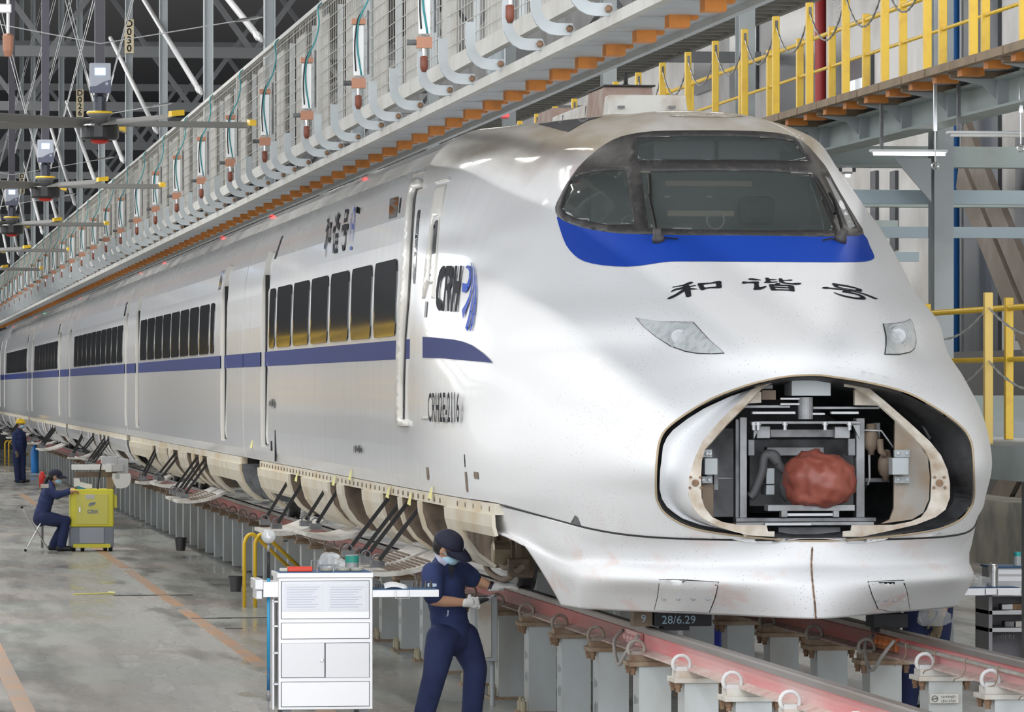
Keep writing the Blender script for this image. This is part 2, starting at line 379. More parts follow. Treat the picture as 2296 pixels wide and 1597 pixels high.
def tri2d(polys, step):
    """triangles inside the even-odd union of outlines"""
    vs, es = [], []
    for P in polys:
        R = resample(P, step); n = len(vs); vs += R; es += [(n + i, n + (i + 1) % len(R)) for i in range(len(R))]
    xs = [v[0] for v in vs]; ys = [v[1] for v in vs]
    def inside(x, y): return sum(inpoly(x, y, P) for P in polys) % 2 == 1
    y = min(ys) + step * .5; r = 0
    bv = np.array(vs)
    while y < max(ys):
        x = min(xs) + step * (.5 + .5 * (r % 2))
        while x < max(xs):
            if inside(x, y) and np.min(np.abs(bv[:, 0] - x) + np.abs(bv[:, 1] - y)) > step * .6: vs.append((x, y))
            x += step
        y += step * .87; r += 1
    res = delaunay_2d_cdt([Vector(v) for v in vs], es, [], 0, 1e-4)
    V2, F2 = res[0], res[2]
    F2 = [f for f in F2 if inside(sum(V2[i].x for i in f) / 3, sum(V2[i].y for i in f) / 3)]
    return V2, F2
def decal(name, polys, m, parent, step=14, off=.003, solid=0, bvh=None, smooth=True, edge=None):
    V2, F2 = tri2d(polys, step); idx = {}; mb = MB(); vs = []; bad = set()
    for i, v in enumerate(V2):
        p = hit(v.x, v.y, off, bvh)
        if p is None: bad.add(i); p = Vector((0, 0, 0))
        vs.append(p)
    fs = [f[::-1] for f in F2 if not (set(f) & bad)]
    used = sorted({i for f in fs for i in f}); rm = {i: k for k, i in enumerate(used)}
    mb.add([vs[i] for i in used], [tuple(rm[i] for i in f) for f in fs])
    # make faces look at the camera
    if mb.f:
        a, b, c_ = (Vector(mb.v[k]) for k in mb.f[0])
        if (b - a).cross(c_ - a).dot(CAM - a) < 0: mb.f = [f[::-1] for f in mb.f]
    return mb.build(name, m, parent, smooth=smooth, solid=solid)
def crop(ox, oy, s): return lambda P: [(ox + x / s, oy + y / s) for x, y in P]
# ------------------------------------------------------------------ cab car
HOLE = [(1830,842.4),(1780,844),(1733,851),(1670,867),(1597,895),(1533,933),(1494,964),(1479.5,991),(1474.7,1021),(1471.7,1060),(1471.7,1108),(1477,1128),(1491.7,1150),(1526,1173),(1570,1188),(1631,1198),(1704,1206),(1770,1211),(1830,1213),(1890,1211),(1981,1204),(2054,1195),(2110,1184),(2152,1165),(2174,1140),(2183,1113),(2183,1060),(2180,1011),(2174,986),(2157,960),(2115,927),(2054,891),(2005,873),(1932,856.6),(1864,846)]
SCREEN = [(1245.6,466),(1256,442),(1272,412),(1296,378),(1324,350),(1358,324),(1394,307),(1440,298),(1490,294.5),(1570,293.6),(1640,294),(1706,296),(1750,300.5),(1780,308),(1798,318),(1815,332),(1837,358),(1850,374),(1866,402),(1881,429),(1903,466),(1923,499),(1936,526),(1899,530.6),(1828,531.7),(1728,530),(1640,529),(1530,528.4),(1430,526.4),(1370,522.4),(1320,514.4),(1280,503),(1252,487)]
PANE_MAIN = [(1436,384),(1560,382),(1700,382),(1822,388),(1848,450),(1871,517),(1760,518),(1600,517),(1453,514),(1444,450)]
PANE_UP = [(1428,308),(1520,304),(1650,304),(1735,308),(1780,315),(1798,338),(1812,362),(1620,360),(1425,361)]
PANE_L = [(1260,464),(1267,440),(1282,404),(1290,394),(1340,385),(1396,380),(1404,384),(1413,440),(1422,504),(1370,506),(1300,493),(1268,480)]
PANE_R = [(1848,393),(1862,402),(1890,452),(1918,508),(1903,514),(1880,460)]
BANDP = [(1252,487),(1280,503),(1320,514.4),(1370,522.4),(1430,526.4),(1530,528.4),(1640,529),(1728,530),(1828,531.7),(1899,530.6),(1936,526),(1949,551),(1959,573),(1958,581),(1947,586),(1914,588.7),(1815,588.7),(1660,587.5),(1530,587),(1490,588.5),(1450,594.5),(1406,599),(1350,595.5),(1310,586.5),(1288,572.5),(1270,550.5),(1258,520),(1250,492)]
cab = thing('cab_car', 'white high speed train cab car with blue band, open coupler nose and lettering', 'train car', (0, 6, ZR), group='cars of the white train')
_f = nF[len(nF) // 4]; _a, _b, _c = (Vector(nV[i]) for i in _f[:3])
FSIGN = 1 if (_b - _a).cross(_c - _a).dot(_a - Vector((0, 6, 2))) > 0 else -1
def cut(V, F, polys):
    P2 = [proj(v) for v in V]; keep = []
    for f in F:
        cx = sum(P2[i][0] for i in f) / len(f); cy = sum(P2[i][1] for i in f) / len(f)
        a, b, c_ = (Vector(V[i]) for i in f[:3])
        if (b - a).cross(c_ - a).dot(CAM - a) * FSIGN > 0 and sum(V[i][1] for i in f) / 4 < 6.0 and any(inpoly(cx, cy, P) for P in polys): continue
        keep.append(f)
    return keep
def grow(P, k):
    cx = sum(p[0] for p in P) / len(P); cy = sum(p[1] for p in P) / len(P)
    out = []
    for x, y in P:
        d = math.hypot(x - cx, y - cy); out.append((x + (x - cx) / d * k, y + (y - cy) / d * k))
    return out
HOLE_S = csmooth(HOLE, 3)
keep = cut(nV, nF, [grow(HOLE_S, 12), grow(PANE_MAIN, 2), grow(PANE_UP, 2), grow(PANE_L, 2)])
MB().add(nV, keep).build('nose_shell', WHITE, cab, smooth=True)
_sx = [1280,1400,1500,1650,1820,1980,2080,2190]; _sy = [1170,1192,1205,1215,1222,1218,1208,1182]
RIMO = [(x, min(y, np.interp(x, _sx, _sy) - 3)) for x, y in grow(HOLE_S, 26)]
decal('opening_rim', [RIMO, HOLE_S], WHITE, cab, step=9, off=.0012)
# wall of the opening: thin tan edge
rimp = [hit(*p, 0.004) for p in resample(HOLE_S, 10)]
rimp = [p for p in rimp if p is not None]
MB().tube(rimp, .007, 6, closed=True).build('opening_edge_seal', mat('tan_seal', (.42, .33, .22), .7), cab, smooth=True)
pk = pF
def resn_(P, n):
    P = np.array(P, float); d = np.concatenate([[0], np.cumsum(np.hypot(*np.diff(P, axis=0).T))]); t = np.linspace(0, d[-1], n)
    return list(zip(np.interp(t, d, P[:, 0]), np.interp(t, d, P[:, 1])))
MB().add(pV, pk).build('pilot_shell', WHITE, cab, smooth=True, solid=.02)
FR = [csmooth(SCREEN, 2), PANE_MAIN, PANE_UP, PANE_L, PANE_R]
decal('windscreen_frame', FR, FRAME_D, cab, step=12, off=.005, solid=.02)
decal('blue_band', [csmooth(BANDP, 2)], BAND, cab, step=14, off=.0035)
GLASS = mat('cab_glass', (.10, .12, .12), .05, trans=.0, coat=.6, alpha=.42)
for nm, P in (('windscreen_pane', PANE_MAIN), ('upper_windscreen_pane', PANE_UP), ('side_windscreen_pane', PANE_L), ('side_windscreen_pane', PANE_R)):
    decal(nm, [grow(P, 3)], GLASS, cab, step=16, off=.0015, solid=.008)
# lettering on the nose
A = crop(1480, 610, 8.83); B = crop(1650, 610, 6.753)
HE = [A([(240,305),(450,265),(560,215),(600,203),(655,208),(655,225),(620,240),(575,258),(560,262),(585,285),(710,268),(715,280),(595,305),(600,322),(735,343),(740,350),(605,358),(620,480),(590,500),(540,508),(515,500),(487,390),(340,480),(240,530),(180,547),(140,540),(170,515),(300,450),(400,385),(465,345),(330,365),(225,408),(215,400),(260,360),(340,330),(430,312),(465,295),(450,285),(250,318)]),
      A([(735,245),(770,232),(1000,220),(1130,190),(1190,188),(1218,205),(1215,260),(1225,310),(1200,328),(1130,330),(1000,330),(900,345),(860,368),(815,368),(790,350),(765,295)]), A([(860,265),(900,250),(1090,232),(1110,245),(1115,290),(1090,300),(900,318),(870,310)])]
XIE = [B(p) for p in ([(185,112),(205,102),(260,103),(380,127),(378,133),(250,130),(195,122)],
      [(88,170),(110,150),(180,157),(260,152),(335,150),(352,160),(345,180),(345,210),(360,238),(390,235),(440,218),(462,218),(465,230),(420,258),(370,273),(300,278),(268,275),(265,262),(278,240),(280,190),(265,178),(180,175),(120,185),(95,182)],
      [(440,95),(490,95),(520,115),(620,120),(624,127),(520,130),(520,148),(545,155),(625,150),(636,155),(570,170),(500,175),(430,172),(420,165),(450,150),(455,130)],
      [(645,110),(660,102),(700,105),(710,128),(760,128),(820,122),(855,125),(855,135),(820,140),(720,137),(715,150),(760,170),(860,178),(900,172),(985,172),(988,185),(960,200),(900,203),(800,190),(700,178),(655,158)],
      [(497,193),(590,190),(610,173),(670,178),(675,190),(660,198),(800,203),(875,215),(885,240),(890,298),(870,302),(800,290),(680,285),(540,287),(520,260)], [(575,213),(790,222),(798,235),(780,240),(580,226)], [(595,245),(800,255),(810,265),(795,272),(610,268),(594,258)])]
HAO = [B(p) for p in ([(1450,182),(1480,177),(1560,190),(1700,212),(1810,240),(1905,272),(1912,285),(1895,310),(1840,300),(1700,272),(1600,255),(1510,240),(1485,225)], [(1545,215),(1570,212),(1700,235),(1815,258),(1825,268),(1800,277),(1700,262),(1560,235)],
      [(1298,250),(1320,237),(1370,233),(1420,243),(1600,262),(1720,282),(1850,310),(1950,335),(2060,375),(2148,412),(2130,418),(2085,412),(1990,370),(1880,330),(1760,302),(1720,305),(1750,315),(1860,340),(1940,375),(1968,405),(1962,420),(1920,427),(1820,418),(1700,398),(1600,372),(1520,342),(1478,318),(1490,315),(1560,340),(1680,370),(1800,392),(1870,395),(1882,385),(1860,365),(1790,342),(1700,325),(1620,315),(1605,308),(1620,290),(1640,283),(1560,275),(1420,262),(1340,262)])]
for P in (HE, XIE, HAO): decal('nose_character', P, INK, cab, step=8, off=.004)
# flank lettering and emblem
C = crop(960, 570, 6.142)
for P in ([C([(255,170),(235,162),(205,180),(175,240),(150,350),(130,500),(128,680),(140,740),(165,780),(188,788),(200,770),(208,635),(190,640),(175,630),(162,590),(168,480),(190,370),(215,310),(230,305),(240,335),(258,200)])],
          [C([(272,165),(345,163),(362,185),(362,290),(345,420),(318,490),(325,570),(315,700),(312,792),(283,790),(285,650),(285,510),(268,500),(245,790),(216,788),(245,480)]), C([(293,310),(310,308),(318,340),(312,390),(300,415),(285,415)])],
          [C([(392,163),(425,163),(400,380),(438,380),(460,163),(490,163),(450,500),(415,798),(383,798),(415,540),(382,540),(355,797),(325,795),(360,480)])]):
    decal('flank_letter', P, INK, cab, step=4, off=.012)
for P in ([(535,200),(545,170),(565,158),(595,170),(612,220),(612,320),(590,440),(560,505),(530,535),(485,525),(492,405),(540,418),(560,405),(580,340),(585,250),(570,205)],
          [(598,112),(625,140),(640,220),(640,350),(620,520),(580,680),(530,810),(500,905),(485,775),(530,700),(580,590),(610,470),(630,330),(632,240),(615,150)],
          [(640,150),(655,200),(665,330),(660,480),(640,650),(610,850),(565,1070),(530,1020),(570,880),(600,740),(635,560),(652,400),(655,260)],
          [(660,200),(675,330),(685,480),(680,650),(665,800),(640,960),(615,1055),(595,1070),(610,960),(640,780),(665,560),(672,400)]):
    decal('emblem_plume', [C(P)], BAND, cab, step=4, off=.012)
decal('blue_stripe_tip', [C([(-60,1138),(45,1145),(200,1160),(380,1180),(500,1210),(620,1260),(760,1360),(850,1440),(900,1500),(700,1480),(400,1455),(200,1435),(-60,1428)])], NAVY, cab, step=4, off=.01)
D = crop(715, 450, 12.28)
for P in ([[(320,395),(310,460),(285,530),(285,600),(270,690),(290,740),(260,800),(255,900),(240,1050),(225,1300),(210,1550),(200,1550),(215,1200),(220,1080),(185,1330),(160,1350),(165,1250),(210,1080),(230,900),(240,840),(200,885),(215,790),(245,710),(262,620),(245,580),(255,515),(290,490)],
           [(310,600),(330,620),(365,580),(368,650),(355,760),(335,1000),(325,1190),(310,1150),(290,1140),(265,1210),(270,1050),(300,800),(310,700)], [(315,745),(340,740),(320,1010),(290,1015)]],
          [[(475,425),(490,410),(490,520),(475,605),(462,600)], [(430,710),(465,695),(460,850),(440,860),(435,1000),(425,1190),(445,1200),(415,1450),(395,1455),(400,1330),(420,1050),(425,890),(405,905),(410,790)],
           [(530,330),(540,400),(575,300),(580,400),(605,360),(580,480),(550,540),(545,650),(560,650),(600,590),(580,750),(560,850),(530,770),(510,700),(480,820),(490,620),(515,470)], [(475,910),(540,895),(535,1050),(520,1300),(515,1465),(490,1440),(440,1475),(450,1300),(465,1100)], [(485,1030),(525,1020),(510,1105),(475,1110)], [(470,1215),(515,1205),(500,1320),(465,1325)]],
          [[(740,235),(760,255),(830,230),(820,350),(800,480),(780,590),(750,580),(705,635),(710,560),(725,420)], [(745,345),(795,335),(775,480),(725,490)],
           [(665,690),(730,650),(832,635),(820,750),(800,860),(770,790),(745,760),(750,840),(765,850),(765,1000),(750,1200),(725,1350),(690,1405),(660,1350),(650,1150),(655,1140),(665,1220),(690,1240),(720,1230),(740,1100),(745,970),(720,950),(695,1000),(705,860),(715,790),(680,810),(640,910),(650,780)]]):
    decal('roofside_character', [D(p) for p in P], INK, cab, step=3, off=.008)
decal('roofside_emblem', [D(p) for p in ([(1005,130),(1015,280),(990,300),(960,320)], [(900,1245),(930,1290),(930,1350),(865,1370),(870,1290)], [(925,640),(945,615),(955,700),(945,800),(920,800)],
      [(958,322),(945,330),(905,560),(885,800),(880,1140),(875,1140),(872,800),(895,540),(935,330)], [(992,302),(1014,284),(1005,520),(985,800),(940,1150),(935,1100),(970,800),(990,520)])], BAND, cab, step=3, off=.008)
# headlights
HLG = mat('headlight_lens', (.62, .66, .68), .12, coat=1, var=(22, .5, (.45, .48, .50))); HLR = mat('headlight_bezel', (.05, .05, .055), .4)
E2 = crop(1410, 700, 3.479)
for P, c in ((E2([(60,48),(120,60),(250,78),(400,85),(498,84),(540,130),(620,215),(700,285),(742,322),(650,327),(530,322),(440,305),(330,265),(220,195),(120,115)]), (395, 195)),
             (E2([(1985,97),(2080,95),(2150,82),(2190,62),(2205,85),(2225,160),(2235,230),(2222,285),(2190,312),(2110,330),(1995,330),(2007,260),(2007,190)]), (2095, 190))):
    hl = decal('headlight_bezel', [grow(P, 2.2)], HLR, cab, step=10, off=.003)
    le = decal('headlight_lens', [P], HLG, cab, step=10, off=.007); le.parent = hl; le.location = (0, 0, 0)
    for v in le.data.vertices: pass
    q = hit(*E2([c])[0], .008); nrm = (CAM - q).normalized()
    MB().lathe([(.0, -.004), (.05, -.003), (.052, .002), (.045, .004), (.02, .001), (.0, .0)], q, 20, nrm).build('projector_lens', mat('projector_grey', (.40, .42, .44), .25, coat=.8), hl, smooth=True)
    for rr in (.075, .055):
        t = nrm.orthogonal().normalized(); b_ = nrm.cross(t)
        o = MB().tube([q + (t * math.cos(a) + b_ * math.sin(a)) * rr for a in np.linspace(0, 2 * math.pi, 20, endpoint=False)], .0035, 6, closed=True).build('reflector_ring', GALV, hl, smooth=True)
# pilot seam and centre weld
seam = []
for j in range(0, nV.shape[0]):
    pass
G0 = half_to_mesh(net(NOSE[:2], 14, 1))[0]; nj0 = len(G0) // 2
seam = [Vector(p) + Vector((0, -.004, -.006)) for p in G0[:nj0] if p[1] < 3.0]
MB().tube(seam, .006, 5).build('pilot_seam', BLACK, cab)
cw = [p for p in (hit(*q_, .004) for q_ in resn_([(1821,1227),(1820,1245),(1819,1262),(1820,1290),(1823,1320),(1827,1355),(1829,1386)], 24)) if p]
MB().tube(cw, [.003 + .004 * abs(math.sin(i * 1.3)) for i in range(len(cw))], 5).build('centre_weld', RUST, cab)
# pilot hatches with screws
for P in ([(1479,1299),(1545,1301),(1612,1305),(1604,1340),(1591,1373),(1530,1371),(1467,1368),(1475,1335)], [(1945,1304),(2026,1301),(2034,1330),(2040,1368),(2000,1372),(1968,1365),(1955,1335)]):
    hp = decal('pilot_hatch', [grow(P, .6)], INK, cab, step=10, off=.0025)
    o = decal('hatch_plate', [grow(P, -1.2)], WHITE, cab, step=10, off=.005); o.parent = hp
    cx = sum(p[0] for p in P) / len(P); cy = sum(p[1] for p in P) / len(P) + 4
    for k in (-1.5, -.5, .5, 1.5):
        q = hit(cx + k * (33 if cx < 1700 else 20), cy, .005)
        MB().lathe([(.016, 0), (.016, .003), (.012, .005)], q, 10, CAM - q).build('screw', STEEL, hp, smooth=True)
# ------------------------------------------------------------------ cab car: bay, cab, roof, doors
def text_mb(txt, size, M, extrude=0.0, bold=0.0):
    cu = bpy.data.curves.new('t', 'FONT'); cu.body = txt; cu.size = size; cu.align_x = 'CENTER'; cu.align_y = 'CENTER'; cu.offset = bold; cu.resolution_u = 3
    ob = bpy.data.objects.new('t', cu); COL.objects.link(ob); me = ob.to_mesh()
    mb = MB().add([M @ v.co for v in me.vertices], [tuple(p.vertices) for p in me.polygons])
    ob.to_mesh_clear(); bpy.data.objects.remove(ob); bpy.data.curves.remove(cu); return mb
def marks(name, parent, M, w_, h, n, m, seed=1, local=False):
    # worn, no longer legible lettering: short strokes of paint
    rnd = random.Random(seed); mb = MB(); x = -w_ / 2; st = w_ / n
    for i in range(n):
        a = rnd.uniform(.0, .35) * h; b = h - rnd.uniform(.0, .35) * h; ww = st * rnd.uniform(.35, .7); sl = rnd.uniform(-.2, .2) * st
        P = [(x, a), (x + ww, a), (x + ww + sl, b), (x + sl, b)]; mb.add([M @ Vector((px_, py_ - h / 2, 0)) for px_, py_ in P], [(0, 1, 2, 3)]); x += st
    return tag(mb.build(name, m, parent, local=local), kind='stuff')
def frame(o, right, up):
    r, u = Vector(right).normalized(), Vector(up).normalized(); n = r.cross(u)
    return Matrix(((r.x, u.x, n.x, o[0]), (r.y, u.y, n.y, o[1]), (r.z, u.z, n.z, o[2]), (0, 0, 0, 1)))
def pbox(mb, x0, y0, x1, y1, Y, dep):
    a = ony(x0, y0, Y); b = ony(x1, y1, Y); return mb.box(min(a.x, b.x), max(a.x, b.x), Y, Y + dep, min(a.z, b.z), max(a.z, b.z))
BRT = mat('worn_bright_steel', (.52, .53, .55), .45, metal=.4)
# bay lining
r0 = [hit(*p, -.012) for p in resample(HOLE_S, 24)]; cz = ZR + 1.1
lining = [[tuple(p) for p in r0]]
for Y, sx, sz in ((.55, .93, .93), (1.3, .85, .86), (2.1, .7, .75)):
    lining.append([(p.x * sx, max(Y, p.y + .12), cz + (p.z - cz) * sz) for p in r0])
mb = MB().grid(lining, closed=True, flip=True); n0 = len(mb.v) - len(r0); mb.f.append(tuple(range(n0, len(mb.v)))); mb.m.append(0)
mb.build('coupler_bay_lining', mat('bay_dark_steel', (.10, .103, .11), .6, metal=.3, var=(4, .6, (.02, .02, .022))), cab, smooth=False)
def flangeY(z): return -.07 + max(0, z - ZR - 1.0) * .72
def onfl(px, py, back=0):
    Y = 0
    for _ in range(6): Y = flangeY(ony(px, py, Y + back).z)
    return ony(px, py, Y + back)
FLO = [(1700,860),(1655,903),(1611,947),(1577,986),(1558,1026),(1545.5,1069),(1544,1108),(1553,1138),(1572,1160),(1606,1179),(1643,1192),(1680,1201),(1736,1204)]
FLI = [(1733,855),(1716,863),(1704,874),(1675,906),(1631,950),(1597,989),(1580,1008),(1573.5,1035),(1572,1072),(1573,1116),(1580,1138),(1597,1160),(1621,1171),(1655,1177),(1719,1178),(1722,1192),(1737,1192)]
FRO = [(1893,852),(1932,857),(1986,901),(2042,950),(2086,991),(2110,1021),(2125,1055),(2130,1084),(2130,1116),(2120,1143),(2098,1160),(2054,1177),(1993,1191),(1932,1204),(1890,1204)]
FRI = [(1893,863),(1915,866),(1925,872),(1966,903),(2013,945),(2049,982),(2074,1008),(2086,1033),(2089,1072),(2087,1121),(2079,1143),(2066,1160),(2042,1170),(2005,1177),(1910,1178),(1908,1190),(1890,1192)]
FLM = mat('flange_cream', (.62, .58, .52), .6, var=(10, .8, (.36, .28, .2)))
for O, I in ((FLO, FLI), (FRO, FRI)):
    V2, F2 = tri2d([O + I[::-1]], 7); mb = MB(); top = [onfl(v.x, v.y) for v in V2]
    mb.add(top, [f[::-1] for f in F2]); dl = MB().add(top, [f[::-1] for f in F2])
    hd = mb.build('hatch_flange', FLM, cab, solid=.02)
    bp_ = (1559, 1083) if O is FLO else (2106, 1083); q = onfl(*bp_) + Vector((0, -.004, 0))
    hub = MB().lathe([(.022, 0), (.022, .01), (.012, .012)], q, 12, (0, -1, 0)).build('pivot_hole', RUST, hd)
    for dx, dz in ((-.03, .035), (.03, .035), (-.035, -.03), (.035, -.03)): MB().lathe([(.009, 0), (.009, .008)], q + Vector((dx, 0, dz)), 8, (0, -1, 0)).build('bolt', RUST, hd)
# open hatch doors folded back inside the bay (ruled from the rim edge to the flange)
LEFTRIM = [(1700,858),(1640,876),(1580,903),(1533,933),(1494,964),(1479.5,991),(1474.7,1021),(1471.7,1060),(1471.7,1108),(1477,1128),(1491.7,1150),(1526,1173),(1570,1188),(1631,1198),(1700,1205)]
RIGHTRIM = [(1940,860),(1990,872),(2054,893),(2115,929),(2157,962),(2174,990),(2180,1015),(2183,1060),(2183,1110),(2174,1140),(2152,1165),(2110,1184),(2054,1195),(1981,1204),(1932,1208)]
def resn(P, n):
    P = np.array(P, float); d = np.concatenate([[0], np.cumsum(np.hypot(*np.diff(P, axis=0).T))]); t = np.linspace(0, d[-1], n)
    return list(zip(np.interp(t, d, P[:, 0]), np.interp(t, d, P[:, 1])))
A_ = resn(LEFTRIM, 30); B_ = resn(FLO[:-1], 30); rows = []
for t in np.linspace(0, 1, 8):
    r = []
    for a, b in zip(A_, B_):
        pa = hit(*grow([a], 0)[0], -.06) if False else (hit(a[0], a[1], -.03) or onfl(*a)); pa = Vector((pa.x * .985, pa.y + .05, cz + (pa.z - cz) * .985)); pb = onfl(*b)
        q = pa.lerp(pb, t); q.y += .16 * math.sin(math.pi * t); r.append(tuple(q))
    rows.append(r)
MB().grid(rows).build('hatch_door', WHITE, cab, smooth=True)
# coupler frame and mechanism, measured in the plane of the frame
fr = [('frame_plate', 1659,936,1675,1164,.5,.1,STEEL), ('frame_plate', 1649,940,1658,1162,.52,.08,STEELD), ('frame_plate', 1920,938,1939,1167,.5,.1,STEEL),
 ('top_rail', 1690,945,1932,951,.42,.16,STEEL), ('bracket_box', 1697,956,1727,983,.5,.2,STEEL), ('cross_beam', 1727,963,1906,981,.52,.15,STEELD), ('bracket_box', 1872,957,1906,983,.48,.2,STEEL),
 ('link_bar', 1662,909,1772,915,.46,.04,STEEL), ('link_bar', 1823,912,1972,918,.46,.04,STEEL), ('link_bar', 1750,892,1806,897,.44,.03,BRT), ('link_bar', 1750,904,1806,909,.44,.03,BRT), ('link_bar', 1815,926,1850,931,.44,.03,BRT),
 ('guide_plate', 1687,923,1784,929,.4,.05,BRT), ('guide_plate', 1864,923,1926,929,.4,.05,BRT), ('upper_box', 1775,850,1863,888,.42,.25,GALV), ('small_box', 1708,875,1740,897,.46,.1,BROWN), ('small_box', 1708,862,1733,873,.5,.1,STEELD),
 ('mid_beam', 1720,1003,1848,1022,.75,.12,STEEL), ('actuator_block', 1718,1050,1737,1086,.6,.2,GALV), ('actuator_block', 1718,1088,1737,1110,.6,.2,GALV), ('rear_panel', 1680,985,1920,1135,1.1,.05,STEELD), ('rear_panel', 1585,960,1650,1160,.9,.05,STEELD),
 ('side_leaf', 1678,986,1692,1022,.48,.1,STEELD), ('side_leaf', 1902,984,1918,1022,.48,.1,STEELD),
 ('bottom_beam', 1722,1133,1917,1146,.34,.14,STEEL), ('bottom_rod', 1762,1151,1875,1158,.36,.04,BRT), ('foot_block', 1752,1145,1766,1160,.34,.08,STEEL), ('foot_block', 1869,1145,1882,1160,.34,.08,STEEL), ('base_rail', 1650,1162,1965,1170,.38,.12,STEELD), ('base_plate', 1650,1172,1960,1178,.36,.1,STEEL), ('base_link', 1715,1173,1820,1179,.3,.05,BRT),
 ('hinge_plate', 1574,1008,1597,1026,.3,.04,GALV), ('hinge_box', 1580,1028,1609,1065,.22,.1,GALV), ('hinge_plate', 1574,1068,1598,1084,.3,.04,GALV), ('lower_plate', 1574,1085,1600,1165,.34,.02,BROWN), ('strut_plate', 1600,1030,1611,1100,.4,.04,STEELD),
 ('hinge_plate', 2006,1009,2041,1026,.3,.04,GALV), ('hinge_box', 2001,1027,2038,1065,.2,.12,GALV), ('hinge_plate', 2006,1068,2041,1084,.3,.04,GALV), ('cross_tube', 1600,1070,1650,1076,.6,.05,STEELD), ('cross_tube', 1940,1072,1995,1082,.6,.05,STEELD), ('stay_plate', 1957,948,1974,985,.7,.04,STEELD)]
for nm, x0, y0, x1, y1, Y, dep, m in fr:
    mb = MB(); pbox(mb, x0, y0, x1, y1, Y, dep); mb.build(nm, m, cab, bevel=.004)
mb = MB(); P = [(2007,945),(2030,965),(2062,1000),(2080,1025),(2085,1070),(2083,1120),(2070,1150),(2045,1165),(1975,1175),(1995,1165),(2004,1140)]
mb.prism([ony(x, y, .36) for x, y in P], (0, .03, 0)).build('stained_side_plate', mat('stained_plate', (.36, .34, .31), .5, metal=.4, var=(5, .9, (.30, .19, .1))), cab)
mb = MB(); mb.prism([ony(x, y, .4) for x, y in [(1917,874),(1950,880),(1975,910),(1917,909)]], (0, .05, 0)).build('gusset_plate', FLM, cab)
mb = MB(); mb.prism([ony(x, y, .4) for x, y in [(1700,876),(1707,880),(1707,903),(1668,906)]], (0, .05, 0)).build('gusset_plate', FLM, cab)
q0, q1 = ony(1806, 940, .46), ony(1806, 891, .46); MB().cyl(q0, q1, .047, 20).build('centre_pivot', STEEL, cab, smooth=False)
for x, y in ((1953, 985), (1986, 1043)):
    q = ony(x, y, .55); MB().lathe([(.005, .10), (.03, .095), (.035, .06), (.05, .03), (.052, -.02), (.04, -.06), (.022, -.075), (.02, -.10)], q, 14).build('drain_valve', BROWN, cab, smooth=True)
for P, r, m in (([(1938,965),(1976,966),(1990,985),(2003,1003)], .006, BRT), ([(1973,985),(1975,1012),(1986,1022)], .022, BROWN), ([(1949,1020),(1950,1075),(1945,1088)], .008, STEEL)):
    MB().tube([tuple(ony(x, y, .5)) for x, y in P], r, 8).build('air_pipe', m, cab, smooth=True)
HOSE = mat('hose_rubber', (.09, .09, .095), .6)
for P in ([(1745,1040),(1728,1022),(1718,1020),(1712,1030),(1708,1060),(1690,1105),(1680,1115)], [(1722,1018),(1738,1022),(1745,1040),(1760,1055),(1785,1060)], [(1768,1120),(1760,1105),(1757,1085),(1765,1060)]):
    MB().tube([tuple(p) for p in crom(np.array([ony(x, y, .58) for x, y in P]), 5)], .03, 8).build('rubber_hose', HOSE, cab, smooth=True)
mb = MB()
for x in (1583, 1595): pass
BOLT = BRT
for x, y in ((1585,1018),(1592,1018),(1577,1076),(1590,1076),(2014,1017),(2034,1017),(2014,1076),(2034,1076)):
    q = ony(x, y, .297); MB().lathe([(.012, 0), (.012, .008), (.007, .01)], q, 8, (0, -1, 0)).build('bolt', BOLT, cab)
# red cloth cover tied over the coupler head
cov = thing('coupler_cover', 'wrinkled dark red cloth bag tied over the train coupler head', 'cover', tuple(ony(1840, 1136, .42)))
rows = []; q = ony(1839, 1077, .42); rnd = random.Random(3)
for i in range(37):
    a = math.pi * i / 36 - math.pi / 2; r = []
    for k in range(72):
        b = 2 * math.pi * k / 72; pn = Vector((math.cos(a) * math.cos(b), math.cos(a) * math.sin(b), math.sin(a))); fold = 1 + .13 * (.5 - abs(mnoise.noise(Vector((pn.x * 1.5 + pn.z * .8, pn.y * 1.5, pn.z * .9 - pn.x * .6)) + Vector((3.1, 1.7, .4))))) + .15 * (.35 - abs(mnoise.noise(pn * 2.3 + Vector((7, 2, 5))))) + .06 * (.3 - abs(mnoise.noise(Vector((pn.x * 5 + pn.z * 3, pn.y * 5, pn.z * 3)))))  # + .09 * (abs(math.sin(1.5 * b + 2.2 * a + .6)) - .6) + .07 * (abs(math.sin(3.5 * b - 1.5 * a + 1)) - .6) + .05 * (abs(math.sin(2.5 * a - 4 * b + 2)) - .6) - .05 * abs(math.sin(5 * b + 5 * a)) ** 4
        ca = math.copysign(abs(math.cos(a)) ** .8, math.cos(a)); sa = math.copysign(abs(math.sin(a)) ** .85, math.sin(a))
        r.append((q.x + .215 * fold * ca * math.cos(b), q.y + .2 * fold * ca * math.sin(b), q.z + .168 * fold * sa * (1 - .08 * math.cos(b))))
    rows.append(r)
REDC = mat('red_satin_cloth', (.30, .085, .06), .38, var=(5, .4, (.22, .055, .04)))
MB().grid(rows, closed=True).build('cloth', REDC, cov, smooth=True)
MB().tube([(q.x + .15 * math.cos(t), q.y + .15 * math.sin(t) + .04, q.z - .14) for t in np.linspace(0, 6.28, 20, endpoint=False)], .006, 5, closed=True).build('tie_cord', REDC, cov)
